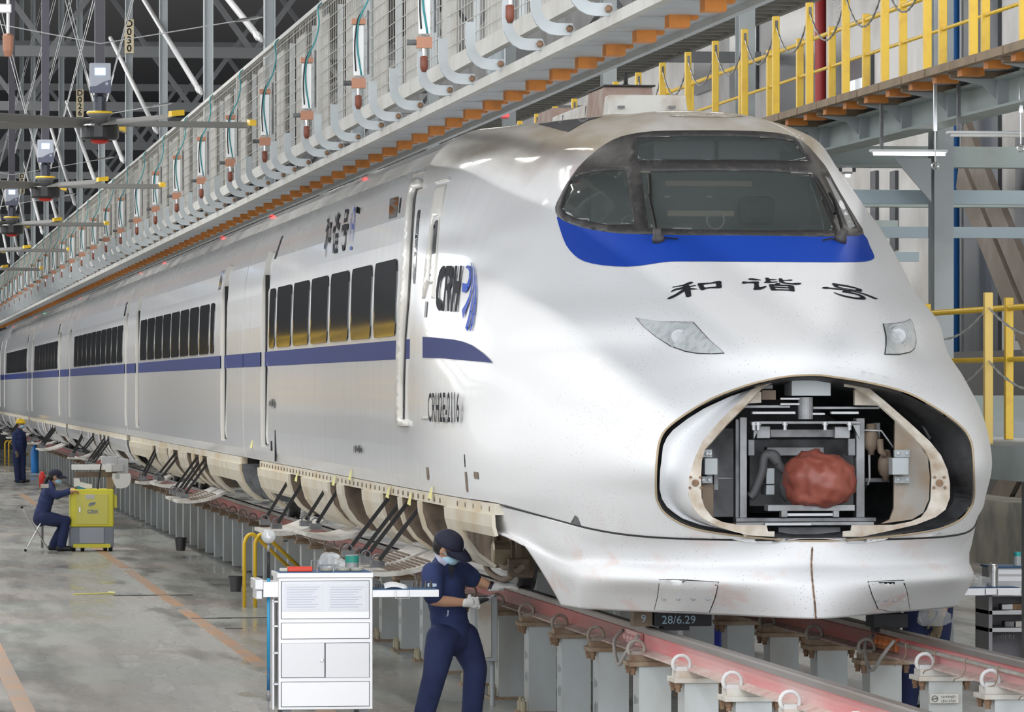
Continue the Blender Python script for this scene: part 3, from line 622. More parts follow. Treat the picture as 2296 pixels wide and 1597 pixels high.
# cab interior
INT = mat('cab_interior_grey', (.30, .32, .31), .7); INTD = mat('cab_interior_dark', (.05, .055, .06), .7)
MB().box(-.78, .78, 4.25, 4.3, ZR + 2.4, ZR + 3.22).build('cab_back_wall', INT, cab)
MB().box(-.78, .78, 2.75, 4.25, ZR + 2.42, ZR + 2.5).build('driver_desk', INTD, cab)
a, b = ony(1655, 505, 3.9), ony(1738, 440, 3.9); MB().box(a.x, b.x, 3.85, 4.0, a.z, b.z).build('driver_seat_back', mat('seat_grey', (.07, .07, .075), .8), cab, bevel=.05)
PAPER = mat('beige_panel', (.62, .55, .42), .7)
for x0, y0, x1, y1, Y in ((1497, 472, 1646, 485, 3.45), (1491, 405, 1686, 418, 3.9)):
    mb = MB(); pbox(mb, x0, y0, x1, y1, Y, .01); mb.build('label_strip', PAPER, cab)
for x, y in ((1496, 441), (1590, 441)): q = ony(x, y, 3.9); MB().cbox(q, (.04, .02, .012)).build('clip', BRT, cab)
q = ony(1604, 494, 3.2); MB().tube([(q.x + .06 * math.cos(t), q.y, q.z + .06 * math.sin(t)) for t in np.linspace(0, 6.28, 16, endpoint=False)], .006, 5, closed=True).build('gauge_ring', BRT, cab)
mb = MB(); pbox(mb, 1466, 317, 1748, 357, 4.0, .03); mb.build('destination_display', mat('display_grey', (.62, .63, .66), .5), cab)
mb = MB(); pbox(mb, 1604, 315, 1611, 359, 3.97, .02); mb.build('display_divider', INTD, cab)
# wipers
for arm, blade, piv, noz in (([(1476,540),(1472,520),(1466,490),(1462,472),(1458,450)], [(1457,402),(1459,425),(1460,450),(1463,478)], (1477, 541), [(1485,538),(1500,540),(1520,542)]),
                             ([(1884,540),(1880,520),(1868,485),(1860,462),(1850,445)], [(1826,412),(1838,432),(1850,455),(1866,488)], (1883, 541), [(1872,541),(1858,542),(1844,545)])):
    wp = MB().tube([tuple(hit(x, y, .05)) for x, y in arm], .012, 6).build('wiper_arm', BLACK, cab)
    MB().tube([tuple(hit(x, y, .035)) for x, y in blade], .014, 6).build('wiper_blade', BLACK, wp)
    q = hit(*piv, 0); n = (hit(*piv, .01) - q).normalized(); MB().lathe([(.045, 0), (.04, .03), (.028, .05), (.026, .09), (.01, .095)], q, 12, n).build('wiper_pivot', mat('wiper_grey', (.06, .055, .055), .5), wp, smooth=True)
    MB().tube([tuple(hit(x, y, .02)) for x, y in noz], .005, 5).build('washer_nozzle', BLACK, wp)
# window guide lines on the frame, roof grime patch, dark fairing behind the dome
decal('roof_recess_panel', [[(1206,279),(1265,271),(1332,264),(1352,262),(1318,271),(1295,284),(1275,296),(1259,293),(1232,285)]], mat('dark_grey_panel', (.06, .062, .068), .6), cab, step=9, off=.004)
decal('peeling_patch', [[(1498,253),(1520,251),(1570,251),(1640,257),(1668,262),(1640,263),(1560,263),(1505,262)]], mat('peeling_paint', (.60, .59, .53), .7, var=(12, .6, (.35, .28, .2))), cab, step=7, off=.003)
# roof equipment fairing
def roofbox(Y0, Y1, top, w0, w1, name, m=WHITE, zb=3.6):
    t = MB(); zb += ZR; zt = top + ZR
    A = [(-w0, Y0, zb), (w0, Y0, zb), (w1, Y0 + .06, zt), (-w1, Y0 + .06, zt)]; B = [(-w0, Y1, zb), (w0, Y1, zb), (w1, Y1, zt), (-w1, Y1, zt)]
    t.add(A + B, [(0, 1, 2, 3), (7, 6, 5, 4), (3, 2, 6, 7), (0, 3, 7, 4), (1, 5, 6, 2), (0, 4, 5, 1)])
    return t.build(name, m, cab, bevel=.012)
ROOFW = mat('roof_box_white', (.66, .66, .63), .5, var=(5, .5, (.48, .43, .37)))
ROOFT = mat('roof_box_stained', (.45, .38, .33), .7, var=(4, .8, (.30, .17, .14)))
Yb = 6.9
a = ony(1371, 257, Yb); b = ony(1537, 243, Yb); c_ = ony(1348, 211, Yb); d_ = ony(1519, 211, Yb); hx = (a.x + b.x) / 2
wb, wt, zt = (b.x - a.x) / 2 + .03, (d_.x - c_.x) / 2, (c_.z - ZR)
def roofcol(Y0, n, L, gap, top, w0, w1, xo, m):
    for k in range(n):
        y0 = Y0 + k * (L + gap); t = MB(); y1 = y0 + L
        A = [(xo - w0, y0, ZR + 3.45), (xo + w0, y0, ZR + 3.45), (xo + w1, y0 + .04, ZR + top), (xo - w1, y0 + .04, ZR + top)]; B = [(p[0], y1, p[2]) for p in A]
        t.add(A + B, [(0, 1, 2, 3), (7, 6, 5, 4), (3, 2, 6, 7), (0, 3, 7, 4), (1, 5, 6, 2), (0, 4, 5, 1)]); o = t.build('roof_equipment_box', m, cab, bevel=.01)
        if k == 0:
            for px in (1393, 1507): q = ony(px, 240, y0); MB().cbox((q.x, y0 - .002, q.z), (.05, .03, .02)).build('latch', STEELD, o)
        elif gap < .1: MB().box(xo - w0 * .9, xo + w0 * .9, y0 - gap, y0, ZR + 3.5, ZR + top - .02).build('joint_seal', BLACK, o)
roofcol(Yb, 6, 1.25, .04, zt, max(wb, .33), wt, hx, ROOFW)
e0, e1 = ony(1357, 193, 7.15), ony(1464, 193, 7.15)
roofcol(7.15, 2, .9, 2.0, e0.z - ZR, (e1.x - e0.x) / 2 + .04, (e1.x - e0.x) / 2, (e0.x + e1.x) / 2, ROOFT)
MB().box(e0.x - .01, e1.x + .02, 7.15, 8.1, e0.z, e0.z + .012).build('box_lid', BLACK, cab)
q = ony(1403, 188, 7.6); MB().lathe([(.05, 0), (.045, .02), (.018, .035), (.016, .09), (.008, .12)], (q.x, q.y, e0.z + .01), 10).build('antenna', BLACK, cab, smooth=True)
# cab doors on the tapering flank
DC = crop(880, 370, 5.322)
JP = DC([(255,200),(290,180),(355,175),(362,190),(360,268),(290,288),(268,335),(252,450),(225,900),(205,1300),(190,1597)]) + [(909,760),(905,860),(905,940),(917,945),(917,956),(897,956),(893,935),(894,860),(897,760)] + DC([(115,1597),(150,1150),(190,600),(225,330)])
decal('door_jamb', [JP], JAMB, cab, step=9, off=.03, solid=.04)
decal('door_gasket', [DC([(290,290),(360,270),(360,280),(300,300),(285,350),(270,480),(240,900),(222,1300),(205,1597)]) + [(911,760),(908,860),(907,940),(904,940),(905,860),(908,760)] + DC([(185,1597),(205,1300),(225,900),(255,450),(270,335)])], BLACK, cab, step=6, off=.006)
decal('door_window', [DC([(310,545),(338,535),(325,640),(300,900),(285,1180),(272,1420),(255,1415),(248,1330),(262,1100),(285,750),(298,610)])], GLASS_D, cab, step=6, off=.005)
decal('crew_door_frame', [DC([(540,262),(570,250),(648,240),(640,300),(600,530),(570,640),(550,900),(530,1150),(512,1340),(500,1597),(480,1597),(495,1400),(440,1425),(440,1380),(385,1597),(365,1597),(395,1250),(420,1040),(445,850),(470,600),(500,400),(520,290)]), DC([(508,615),(565,605),(562,700),(545,900),(520,1200),(500,1380),(440,1410),(445,1330),(470,1000),(492,700)])], JAMB, cab, step=7, off=.012, solid=.02)
decal('crew_door_window', [DC([(518,665),(555,655),(560,665),(545,850),(525,1100),(505,1340),(490,1375),(450,1378),(445,1350),(460,1150),(485,850),(498,710)])], GLASS_D, cab, step=6, off=.004)
for P in (DC([(238,132),(375,82),(405,80),(400,95),(380,98),(245,140)]), DC([(515,210),(672,165),(692,165),(692,182),(660,182),(520,220)])): decal('rain_gutter', [P], JAMB, cab, step=6, off=.015, solid=.02)
decal('destination_window', [DC([(-28,405),(78,375),(72,440),(52,620),(-40,650),(-35,560)])], GLASS_D, cab, step=7, off=.004)
decal('door_lamp', [DC([(98,395),(110,390),(90,572),(78,578),(85,480)])], INK, cab, step=5, off=.005)
decal('side_camera', [D([(1140,200),(1090,235),(1070,290),(1085,340),(1120,370),(1130,300)])], BLACK, cab, step=4, off=.03, solid=.04)
decal('chrome_catch', [[(955,676),(960,676),(957,712),(952,712)]], STEEL, cab, step=6, off=.006)
# vents, pockets and small lettering low on the flank
F_ = crop(940, 880, 6.388)
for P in ([(100,1080),(130,1072),(138,1130),(148,1230),(135,1262),(115,1245),(108,1160)], [(655,1138),(683,1138),(695,1280),(708,1425),(685,1430),(672,1380)], [(785,1135),(848,1142),(858,1245),(800,1240),(785,1200)]):
    decal('jacking_pocket', [F_(P)], BROWN, cab, step=5, off=.003)
decal('vent_slot', [F_([(645,890),(655,890),(665,1070),(655,1072)])], INK, cab, step=5, off=.003)
for P in ([(50,350),(140,345),(135,385),(52,388)],): decal('door_step', [F_(P)], STEELW, cab, step=5, off=.012, solid=.015)
p = hit(1003, 918, .03); MBt = text_mb('CRH2E-2116', .30, frame(p, hit(1023, 918) - hit(985, 918), (0, 0, 1)), bold=.004); tag(MBt.build('car_number', INK, cab), kind='stuff')
decal('flap_notch', [[(1281,1172),(1290,1155),(1296,1160),(1303,1178)]], STEELD, cab, step=5, off=.004)
# gear showing in the dark part of the bay on the wall side
q = ony(2048, 903, .75); MB().lathe([(.075, 0), (.085, .02), (.085, .1), (.06, .12)], q, 20, (0, 1, 0)).build('horn_bell', mat('horn_bronze', (.16, .11, .05), .4, metal=.5), cab, smooth=True)
for nm, x0, y0, x1, y1, Y, dep, m in (('relay_box', 2122,1012,2150,1076,.62,.12,STEELD), ('mount_bar', 2132,1080,2180,1092,.6,.06,STEELD), ('stay_bar', 2075,960,2150,972,.9,.04,STEELD), ('tool_plate', 2135,1100,2165,1165,.7,.03,STEELD), ('sill_beam', 1745,1182,1885,1202,.5,.1,STEELD)):
    mb = MB(); pbox(mb, x0, y0, x1, y1, Y, dep); mb.build(nm, m, cab, bevel=.004)
MB().tube([tuple(ony(x, y, .7)) for x, y in ((2060,935),(2085,985),(2100,960),(2120,930))], .012, 7).build('air_pipe', STEELD, cab, smooth=True)
for x in (1690, 1700, 1760, 1850, 1905): q = ony(x, 954, .42); MB().lathe([(.012, -.03), (.012, 0), (.018, .0), (.018, .02)], q, 6, (0, 0, 1)).build('bolt', BRT, cab)
for x0, x1 in ((1690, 1706), (1912, 1928)): MB().prism([ony(x0, 952, .44), ony(x1, 952, .44), ony(x0 if x0 < 1800 else x1, 985, .44)], (0, .02, 0)).build('gusset', STEEL, cab)
# ------------------------------------------------------------------ car bodies
def rel(o, dy):      # copy of a part shifted along the train
    c = o.copy(); COL.objects.link(c); c.location.y += dy; c.parent = o.parent; return c
def rrect(y0, y1, z0, z1, r, n=3):
    out = []
    for cy, cz_, a0 in ((y1 - r, z1 - r, 0), (y0 + r, z1 - r, 90), (y0 + r, z0 + r, 180), (y1 - r, z0 + r, 270)):
        for k in range(n + 1):
            a = math.radians(a0 + 90 * k / n); out.append((cy + r * math.cos(a), cz_ + r * math.sin(a)))
    return out
def flank_panel(car, name, y0, y1, z0, z1, r, m, off=.004, th=.02):
    P = rrect(y0, y1, z0, z1, r); return MB().prism([(-(wat(z) + off), y, z + ZR) for y, z in P], (th, 0, 0)).build(name, m, car)
ZD0, ZD1, INSET = .93, 3.0, .075
LP = []
for w_, z in BODY: LP.append((w_, z))
for zz in (ZD0, ZD1): LP += [(wat(zz), zz), (wat(zz), zz + .0005)]
LP.sort(key=lambda p: p[1])
def car_body(car, Y0, Y1, doors):
    cols = []; mats_ = []
    def prof(Y, ins):
        L = [(-(w_ - (INSET if ins and ZD0 + .0002 < z < ZD1 + .0002 else 0)), Y, z + ZR) for w_, z in LP]
        return L + [(w_, Y, z + ZR) for w_, z in LP[-2::-1]]
    cols.append(prof(Y0, False))
    for d0, d1 in doors: cols += [prof(d0, False), prof(d0, True), prof(d1, True), prof(d1, False)]
    cols.append(prof(Y1, False))
    mb = MB()
    for i in range(len(cols) - 1):
        mb.mi = 1 if abs(cols[i][0][1] - cols[i + 1][0][1]) < 1e-6 else 0
        mb.grid([cols[i], cols[i + 1]])
    mb.mi = 0; n = len(cols[0])
    for c_, fl in ((cols[0], 0), (cols[-1], 1)):
        mb.add(c_, [tuple(range(n)) if fl else tuple(range(n - 1, -1, -1))])
    o = mb.build('car_body', [WHITE, JAMB], car, weld=False)
    for d0, d1 in doors:
        dp = MB(); P = rrect(d0 + .03, d1 - .045, ZD0 + .03, ZD1 - .03, .12); dp.prism([(-(wat(z) - INSET + .025), y, z + ZR) for y, z in P], (.02, 0, 0)); dr = dp.build('door_leaf', WHITE, car)
        MB().box(-1.64, -1.60, d1 - .05, d1 - .01, ZR + ZD0 + .02, ZR + ZD1 - .25).build('door_gasket', BLACK, car)
        P = rrect(d0 + .3, d1 - .3, 1.75, 2.6, .1); MB().prism([(-(wat(z) - INSET + .03), y, z + ZR) for y, z in P], (.02, 0, 0)).build('door_window', GLASS_D, dr)
    return o
def stripe(car, y0, y1, doors, z0=1.779, z1=1.93):
    ys = [y0] + [v for d in doors for v in d] + [y1]
    for i in range(len(ys) - 1):
        ins = (i % 2 == 1); x = -1.69 + (INSET - .027 if ins else 0); MB().box(x - .0025, x + .01, ys[i], ys[i + 1], ZR + z0, ZR + z1).build('blue_stripe', NAVY, car)
SK = [(1.665, .70), (1.66, .62), (1.625, .5), (1.545, .39), (1.42, .30)]
def skx(z):
    for (a, za), (b, zb) in zip(SK, SK[1:]):
        if zb <= z <= za: return a + (b - a) * (z - za) / (zb - za)
    return 1.42
def skoff(y): return .045 * min(1, max(0, (5.6 - y) / 2.2))
def skirt_panel(car, y0, y1, zb=.30, m=None):
    zs = [.70, .66, .62, .56, .5, .44, .39, .34, .30]; zs = [z for z in zs if z > zb + .005] + [zb]
    rows = [[(-(skx(z) - skoff(y)), y, z + ZR) for z in zs] for y in (y0, y1)]
    o = MB().grid(rows, flip=False).build('skirt_panel', m or CREAM, car, solid=.025)
    return o
def rib(car, y, dep=.24, zb=.30):
    zs = [.70, .62, .54, .46, .38, zb]; P = [(-skx(z), y, z + ZR) for z in zs] + [(-(skx(z) - dep), y, z + ZR) for z in zs[::-1]]
    MB().prism(P, (0, .02, 0)).build('skirt_rib', BROWN, car)
def hatch(car, y0, y1, out=.58, droop=.1, straps=True, grille=False, m=None):
    rows = []; xo = -1.44
    for t in np.linspace(0, 1, 6):
        rows.append([(xo - out * t, y, ZR + .285 - droop * t - .05 * math.sin(math.pi * t)) for y in (y0, y1)])
    fl = MB().grid(rows).build('hanging_hatch', m or STEELW, car, solid=.035)
    ze = ZR + .285 - droop
    for y in (y0 + .18, y1 - .18):
        MB().cbox((xo - out + .09, y, ze + .05), (.10, .16, .05)).build('latch_block', STEELD, fl)
        MB().tube([(xo - out + .09 + .035 * math.cos(a), y, ze + .09 + .035 * math.sin(a)) for a in np.linspace(0, 6.28, 10, endpoint=False)], .007, 5, closed=True).build('latch_ring', STEELD, fl)
    if grille:
        for k in range(9):
            t = .22 + .06 * k; MB().cbox((xo - out * t, (y0 + y1) / 2, ZR + .285 - droop * t - .05 * math.sin(math.pi * t) + .006), (.018, (y1 - y0) * .8, .012)).build('grille_slat', BROWN, fl)
    if straps:
        for y in (y0 + .12, y1 - .12): MB().bar((-1.64, y, ZR + .66), (xo - out + .1, y, ze + .08), .032, .006, up=(0, 1, 0)).build('strap', BLACK, fl)
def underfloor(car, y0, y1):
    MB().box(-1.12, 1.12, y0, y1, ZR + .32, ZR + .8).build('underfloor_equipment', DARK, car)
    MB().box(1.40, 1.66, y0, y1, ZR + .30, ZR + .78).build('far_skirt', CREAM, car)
def skirt_rail(car, y0, y1, bolts=False, kinds=CREAM):
    MB().box(-1.668, -1.60, y0, y1, ZR + .70, ZR + .775).build('skirt_rail', kinds, car)
    if bolts:
        n = int((y1 - y0) / .36); pr = None
        for k in range(n):
            if pr is None: pr = MB().lathe([(.018, 0), (.018, .008)], (-1.668, y0 + .18, ZR + .735), 8, (-1, 0, 0)).build('bolt', BROWN, car)
            else: rel(pr, .36 * k)
Ysk = lambda px: onx(px, 1100, -1.66).y
TAGM = mat('yellow_paper_tag', (.85, .8, .35), .7)
def tagp(car, px, py):
    p = onx(px, py, -1.685); MB().prism([p, p + Vector((0, .1, -.02)), p + Vector((-.02, .12, -.09)), p + Vector((-.005, .02, -.1))], (.003, 0, 0)).build('paper_tag', TAGM, car)
def wheelset(car, y):
    for sx in (-1, 1): MB().lathe([(.05, -.07), (.40, -.065), (.43, -.06), (.43, .05), (.455, .055), (.455, .075), (.38, .075), (.10, .02), (.05, .02)], (sx * .76, y, ZR + .43), 28, (-sx, 0, 0)).build('wheel', STEELD, car, smooth=False)
    MB().cyl((-.7, y, ZR + .43), (.7, y, ZR + .43), .09).build('axle', STEELD, car)
# ---- cab car rear part
G1 = 24.70; DOOR1 = [(21.25, 22.25)]
car_body(cab, 8.2, G1 - .04, DOOR1)
stripe(cab, onx(918, 790, -1.69).y, G1 - .04, DOOR1)
w0 = flank_panel(cab, 'window_pane', 8.62, 10.32, 1.965, 2.575, .1, GLASS_D, .012)
for k in range(1, 6): rel(w0, 1.955 * k)
flank_panel(cab, 'window_pane', 20.35, 21.05, 1.965, 2.575, .1, GLASS_D, .012)
for px, py in ((611, 555),): p = onx(px, py, -1.66); flank_panel(cab, 'door_lamp', p.y - .1, p.y + .1, p.z - ZR - .12, p.z - ZR + .12, .02, INK)
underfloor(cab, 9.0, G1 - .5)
FULL = [(1003,1032),(944,948),(899,903),(818,860),(761,773),(681,741),(646,652),(583,598)]
for a, b in FULL: skirt_panel(cab, Ysk(b), Ysk(a))
skirt_panel(cab, Ysk(1097), Ysk(1032), .56); skirt_panel(cab, Ysk(646), Ysk(598), .47)
for px in (948, 903, 860, 773, 741, 652): rib(cab, Ysk(px) - .02)
skirt_rail(cab, 5.6, Ysk(584), True)
MB().add([(x + skoff(y), y, z) for y in (Ysk(1097), 5.6) for x, z in ((-1.668, ZR + .70), (-1.668, ZR + .775), (-1.6, ZR + .775), (-1.6, ZR + .70))], [(0, 1, 2, 3), (7, 6, 5, 4), (0, 4, 5, 1), (1, 5, 6, 2), (2, 6, 7, 3), (3, 7, 4, 0)]).build('skirt_rail', CREAM, cab)
for k in range(5): y = Ysk(1097) + .25 + .4 * k; MB().lathe([(.018, 0), (.018, .008)], (-1.668 + skoff(y), y, ZR + .735), 8, (-1, 0, 0)).build('bolt', BROWN, cab)
for a, b, g in ((860, 899, True), (903, 944, True)): hatch(cab, Ysk(b) + .05, Ysk(a) - .05, .62, .12, True, g)
hatch(cab, Ysk(761) + .1, Ysk(741) + .6, .5, .02, True); hatch(cab, Ysk(681) + .1, Ysk(652) + .4, .55, .12, True)
for x, y in ((667,1058),(751,1065),(788,1052),(873,1090),(922,1105),(969,1090),(566,985)): tagp(cab, x, y)
for px, py in ((685, 1010), (540, 960)): pass
p = onx(802, 1008, -1.70); marks('data_lettering', cab, frame(p, (0, -1, 0), (0, 0, 1)), .75, .075, 9, INK, 3)
p = onx(610, 905, -1.70); marks('data_lettering', cab, frame(p, (0, -1, 0), (0, 0, 1)), .85, .11, 9, INK, 5)
for px, py, h in ((617, 1000, .32), (608, 1000, .1)): p = onx(px, py, -1.69); MB().box(-1.692, -1.68, p.y - .05, p.y + .05, p.z - h / 2, p.z + h / 2).build('vent_slot', INK, cab)
MB().box(-1.45, 1.45, G1 - .5, G1 - .02, ZR + .35, ZR + .78).build('coupling_gear', DARK, cab)
MB().prism([(-skx(z), G1 - .52, z + ZR) for z in (.70, .6, .5, .4, .3)] + [(-1.0, G1 - .52, ZR + .3), (-1.0, G1 - .52, ZR + .7)], (0, .02, 0)).build('end_fairing', STEELD, cab)
# front bogie
wheelset(cab, 5.6); wheelset(cab, 8.1)
BG = BROWN
MB().box(-1.24, -1.08, 6.3, 8.0, ZR + .22, ZR + .62).build('bogie_side_plate', BG, cab, bevel=.03)
MB().box(-1.15, 1.15, 5.0, 8.6, ZR + .5, ZR + .6).build('bogie_frame', STEELD, cab, bevel=.02)
q = Vector((-1.02, 5.6, ZR + .36)); MB().lathe([(.19, 0), (.19, .1), (.17, .13), (.12, .135), (.12, .16)], q, 20, (-1, 0, 0)).build('axle_box', BROWN, cab, smooth=False)
MB().lathe([(.085, 0), (.085, .16), (.07, .17)], q + Vector((-.12, 0, 0)), 18, (-1, 0, 0)).build('axle_cap', mat('dull_brass', (.45, .38, .27), .4, metal=.6), cab)
MB().box(-1.25, -1.10, 5.1, 5.22, ZR + .2, ZR + .33).build('link_bracket', BROWN, cab, bevel=.01); MB().lathe([(.035, 0), (.03, .025)], (-1.175, 5.1, ZR + .265), 6, (0, -1, 0)).build('bolt', BROWN, cab)
for P in ([(1080,1200),(1085,1255),(1100,1285),(1130,1300),(1150,1290),(1155,1275)], [(1110,1200),(1115,1245),(1130,1272),(1150,1268),(1160,1280),(1175,1270)]):
    MB().tube([tuple(p) for p in crom(np.array([onx(x, y, -1.2) for x, y in P]), 5)], .022, 8).build('brake_hose', BROWN, cab, smooth=True)
# rail guards hanging under the pilot
for x0, y0, x1, y1, s in ((1468,1374,1596,1404,1), (1958,1377,2036,1408,-1)):
    Y = 1.55; mb = MB(); pbox(mb, x0, y0, x1, y1, Y, .25); g = mb.build('rail_guard', mat('guard_charcoal', (.035, .036, .042), .7), cab, bevel=.006)
    mb = MB(); pbox(mb, x0 + 20 if s > 0 else x0 + 8, y1, x1 - 50 if s > 0 else x1 - 18, y1 + 10, Y + .01, .2); mb.build('guard_shoe', mat('guard_charcoal', (0, 0, 0)), g)
    if s > 0:
        CH = mat('chalk_blue', (.45, .62, .75), .9); p = ony((x0 + x1) / 2 - 10, 1391, Y - .004); tag(text_mb('28/6.29', .075, frame(p, (1, 0, 0), (0, 0, 1))).build('chalk_note', CH, g), kind='stuff')
        p = ony(1443, 1388, Y + .02); MB().box(p.x - .06, p.x + .06, Y + .03, Y + .2, p.z - .05, p.z + .06).build('guard_bracket', BROWN, g); text_mb('9', .07, frame(p, (1, 0, 0), (0, 0, 1))).build('chalk_note', CH, g)
MB().box(-1.0, 1.0, 2.2, 2.4, ZR + .14, ZR + .5).build('obstacle_beam', DARK, cab)
# ---- following cars
PAT = [(.55,1.6,'F'),(1.6,4.8,'B'),(4.8,6,'F'),(6,7.2,'O'),(7.2,7.5,'F'),(7.5,8.7,'O'),(8.7,9,'F'),(9,10.2,'O'),(10.2,11.8,'F'),(11.8,13.2,'O'),(13.2,14,'F'),(14,14.6,'O'),(14.6,17,'F'),(17,17.9,'O'),(17.9,20.2,'F'),(20.2,23.4,'B'),(23.4,24.45,'F')]
SPEC = [(((2.6, 3.6), (21.5, 22.5)), 5.6, 8, (4.65, 5.3)), (((.15, .75), (22.7, 23.6)), 1.4, 10, None), (((3.2, 4.2), (21.6, 22.6)), 4.7, 8, None), (((.15, .75), (22.7, 23.6)), 1.4, 10, None), (((2.6, 3.6), (21.5, 22.5)), 4.7, 8, None)]
WHICH = ['coupled directly behind the cab car', 'second behind the cab car', 'third behind the cab car', 'fourth behind the cab car', 'last in sight behind the cab car']
for c, (doors, wy, nw, nar) in enumerate(SPEC):
    Y0 = G1 + 25 * c; car = thing('passenger_car', 'white sleeper train car with blue stripe, ' + WHICH[c], 'train car', (0, Y0 + 12.5, ZR), group='cars of the white train')
    D_ = [(Y0 + a, Y0 + b) for a, b in doors]
    car_body(car, Y0 + .04, Y0 + 24.96, D_); stripe(car, Y0 + .04, Y0 + 24.96, D_)
    w0 = flank_panel(car, 'window_pane', Y0 + wy, Y0 + wy + 1.69, 1.965, 2.575, .1, GLASS_D, .012)
    for k in range(1, nw): rel(w0, 1.955 * k)
    if nar: flank_panel(car, 'window_pane', Y0 + nar[0], Y0 + nar[1], 1.965, 2.575, .1, GLASS_D, .012)
    yd = D_[0][1] + .35; flank_panel(car, 'destination_window', yd, yd + .45, 2.72, 2.95, .03, GLASS_D)
    MB().box(-1.0, 1.0, Y0 - .03, Y0 + .04, ZR + .9, ZR + 3.3).build('gangway_bellows', BLACK, car)
    for ya, yb in ((.02, .5), (24.5, 24.98)): MB().box(-1.45, 1.45, Y0 + ya, Y0 + yb, ZR + .35, ZR + .78).build('coupling_gear', DARK, car)
    for ye in (.5, 24.48): MB().prism([(-skx(z), Y0 + ye, z + ZR) for z in (.70, .6, .5, .4, .3)] + [(-1.0, Y0 + ye, ZR + .3), (-1.0, Y0 + ye, ZR + .7)], (0, .02, 0)).build('end_fairing', STEELD, car)
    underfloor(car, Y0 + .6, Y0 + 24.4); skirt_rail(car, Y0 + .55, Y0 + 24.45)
    for a, b, t in PAT:
        if t == 'F': skirt_panel(car, Y0 + a, Y0 + b, m=WHITE if c else CREAM)
        elif t == 'B': skirt_panel(car, Y0 + a, Y0 + b, .5, m=WHITE if c else CREAM)
        else: rib(car, Y0 + b - .02)
    hatch(car, Y0 + 6.05, Y0 + 7.15, .6, .12, True, c == 0); hatch(car, Y0 + 7.55, Y0 + 8.65, .6, .12, True, c == 0); hatch(car, Y0 + 11.9, Y0 + 13.1, .55, .02, c < 2); hatch(car, Y0 + 17.0, Y0 + 17.9, .5, .1, c < 2)
    for y in (2.0, 4.5, 20.5, 23): wheelset(car, Y0 + y)
# ------------------------------------------------------------------ rails on posts
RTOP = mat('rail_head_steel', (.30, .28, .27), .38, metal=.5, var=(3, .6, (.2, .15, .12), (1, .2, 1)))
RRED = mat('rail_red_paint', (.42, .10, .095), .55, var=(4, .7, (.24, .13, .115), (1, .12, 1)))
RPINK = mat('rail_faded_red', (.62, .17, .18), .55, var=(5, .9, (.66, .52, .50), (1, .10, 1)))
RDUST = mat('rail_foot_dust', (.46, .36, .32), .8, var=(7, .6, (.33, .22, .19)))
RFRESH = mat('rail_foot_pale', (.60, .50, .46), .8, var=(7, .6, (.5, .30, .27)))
def rail(x, y0, y1, web, foot, label, group):
    prof = [(-.075, 0), (.075, 0), (.075, .012), (.016, .03), (.012, .06), (.012, .12), (.036, .135), (.036, .165), (.03, .176), (-.03, .176), (-.036, .165), (-.036, .135), (-.012, .12), (-.012, .06), (-.016, .03), (-.075, .012)]
    mi = [2, 2, 2, 0, 0, 0, 1, 1, 1, 1, 1, 0, 0, 0, 2, 2]; mb = MB(); n = len(prof)
    z0 = ZR - .176; ring = lambda y: [(x + a, y, z0 + b) for a, b in prof]; vs = ring(y0) + ring(y1)
    for k in range(n):
        mb.mi = mi[k]; mb.add([vs[k], vs[(k + 1) % n], vs[n + (k + 1) % n], vs[n + k]], [(3, 2, 1, 0)])
    mb.mi = 1; mb.add(vs[:n], [tuple(range(n))]); mb.add(vs[n:], [tuple(range(n - 1, -1, -1))])
    o = mb.build('rail', [web, RTOP, foot], None, weld=True); tag(o, label, 'rail', group); return o
JL = onx(1432, 1450, -.76).y; JR = onx(1992, 1440, .74).y
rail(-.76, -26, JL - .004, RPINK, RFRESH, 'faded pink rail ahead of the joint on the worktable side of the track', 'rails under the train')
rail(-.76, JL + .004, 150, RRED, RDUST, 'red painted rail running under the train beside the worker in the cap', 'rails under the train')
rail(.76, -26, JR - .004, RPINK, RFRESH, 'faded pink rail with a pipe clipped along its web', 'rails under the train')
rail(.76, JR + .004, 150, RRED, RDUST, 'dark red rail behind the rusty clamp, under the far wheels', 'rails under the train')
POSTG = mat('post_grey_paint', (.52, .56, .57), .55, var=(2.2, .6, (.40, .40, .37), (1, 1, .5)))
DUSTY = mat('dusty_tan_iron', (.36, .28, .20), .85, var=(9, .6, (.22, .13, .08)))
CLIPG = mat('clip_grey', (.40, .37, .33), .7, var=(9, .5, (.25, .18, .13)))
PALE = mat('pale_painted_iron', (.62, .61, .57), .6, var=(6, .5, (.5, .42, .34)))
ZC = ZR - .176 - .05
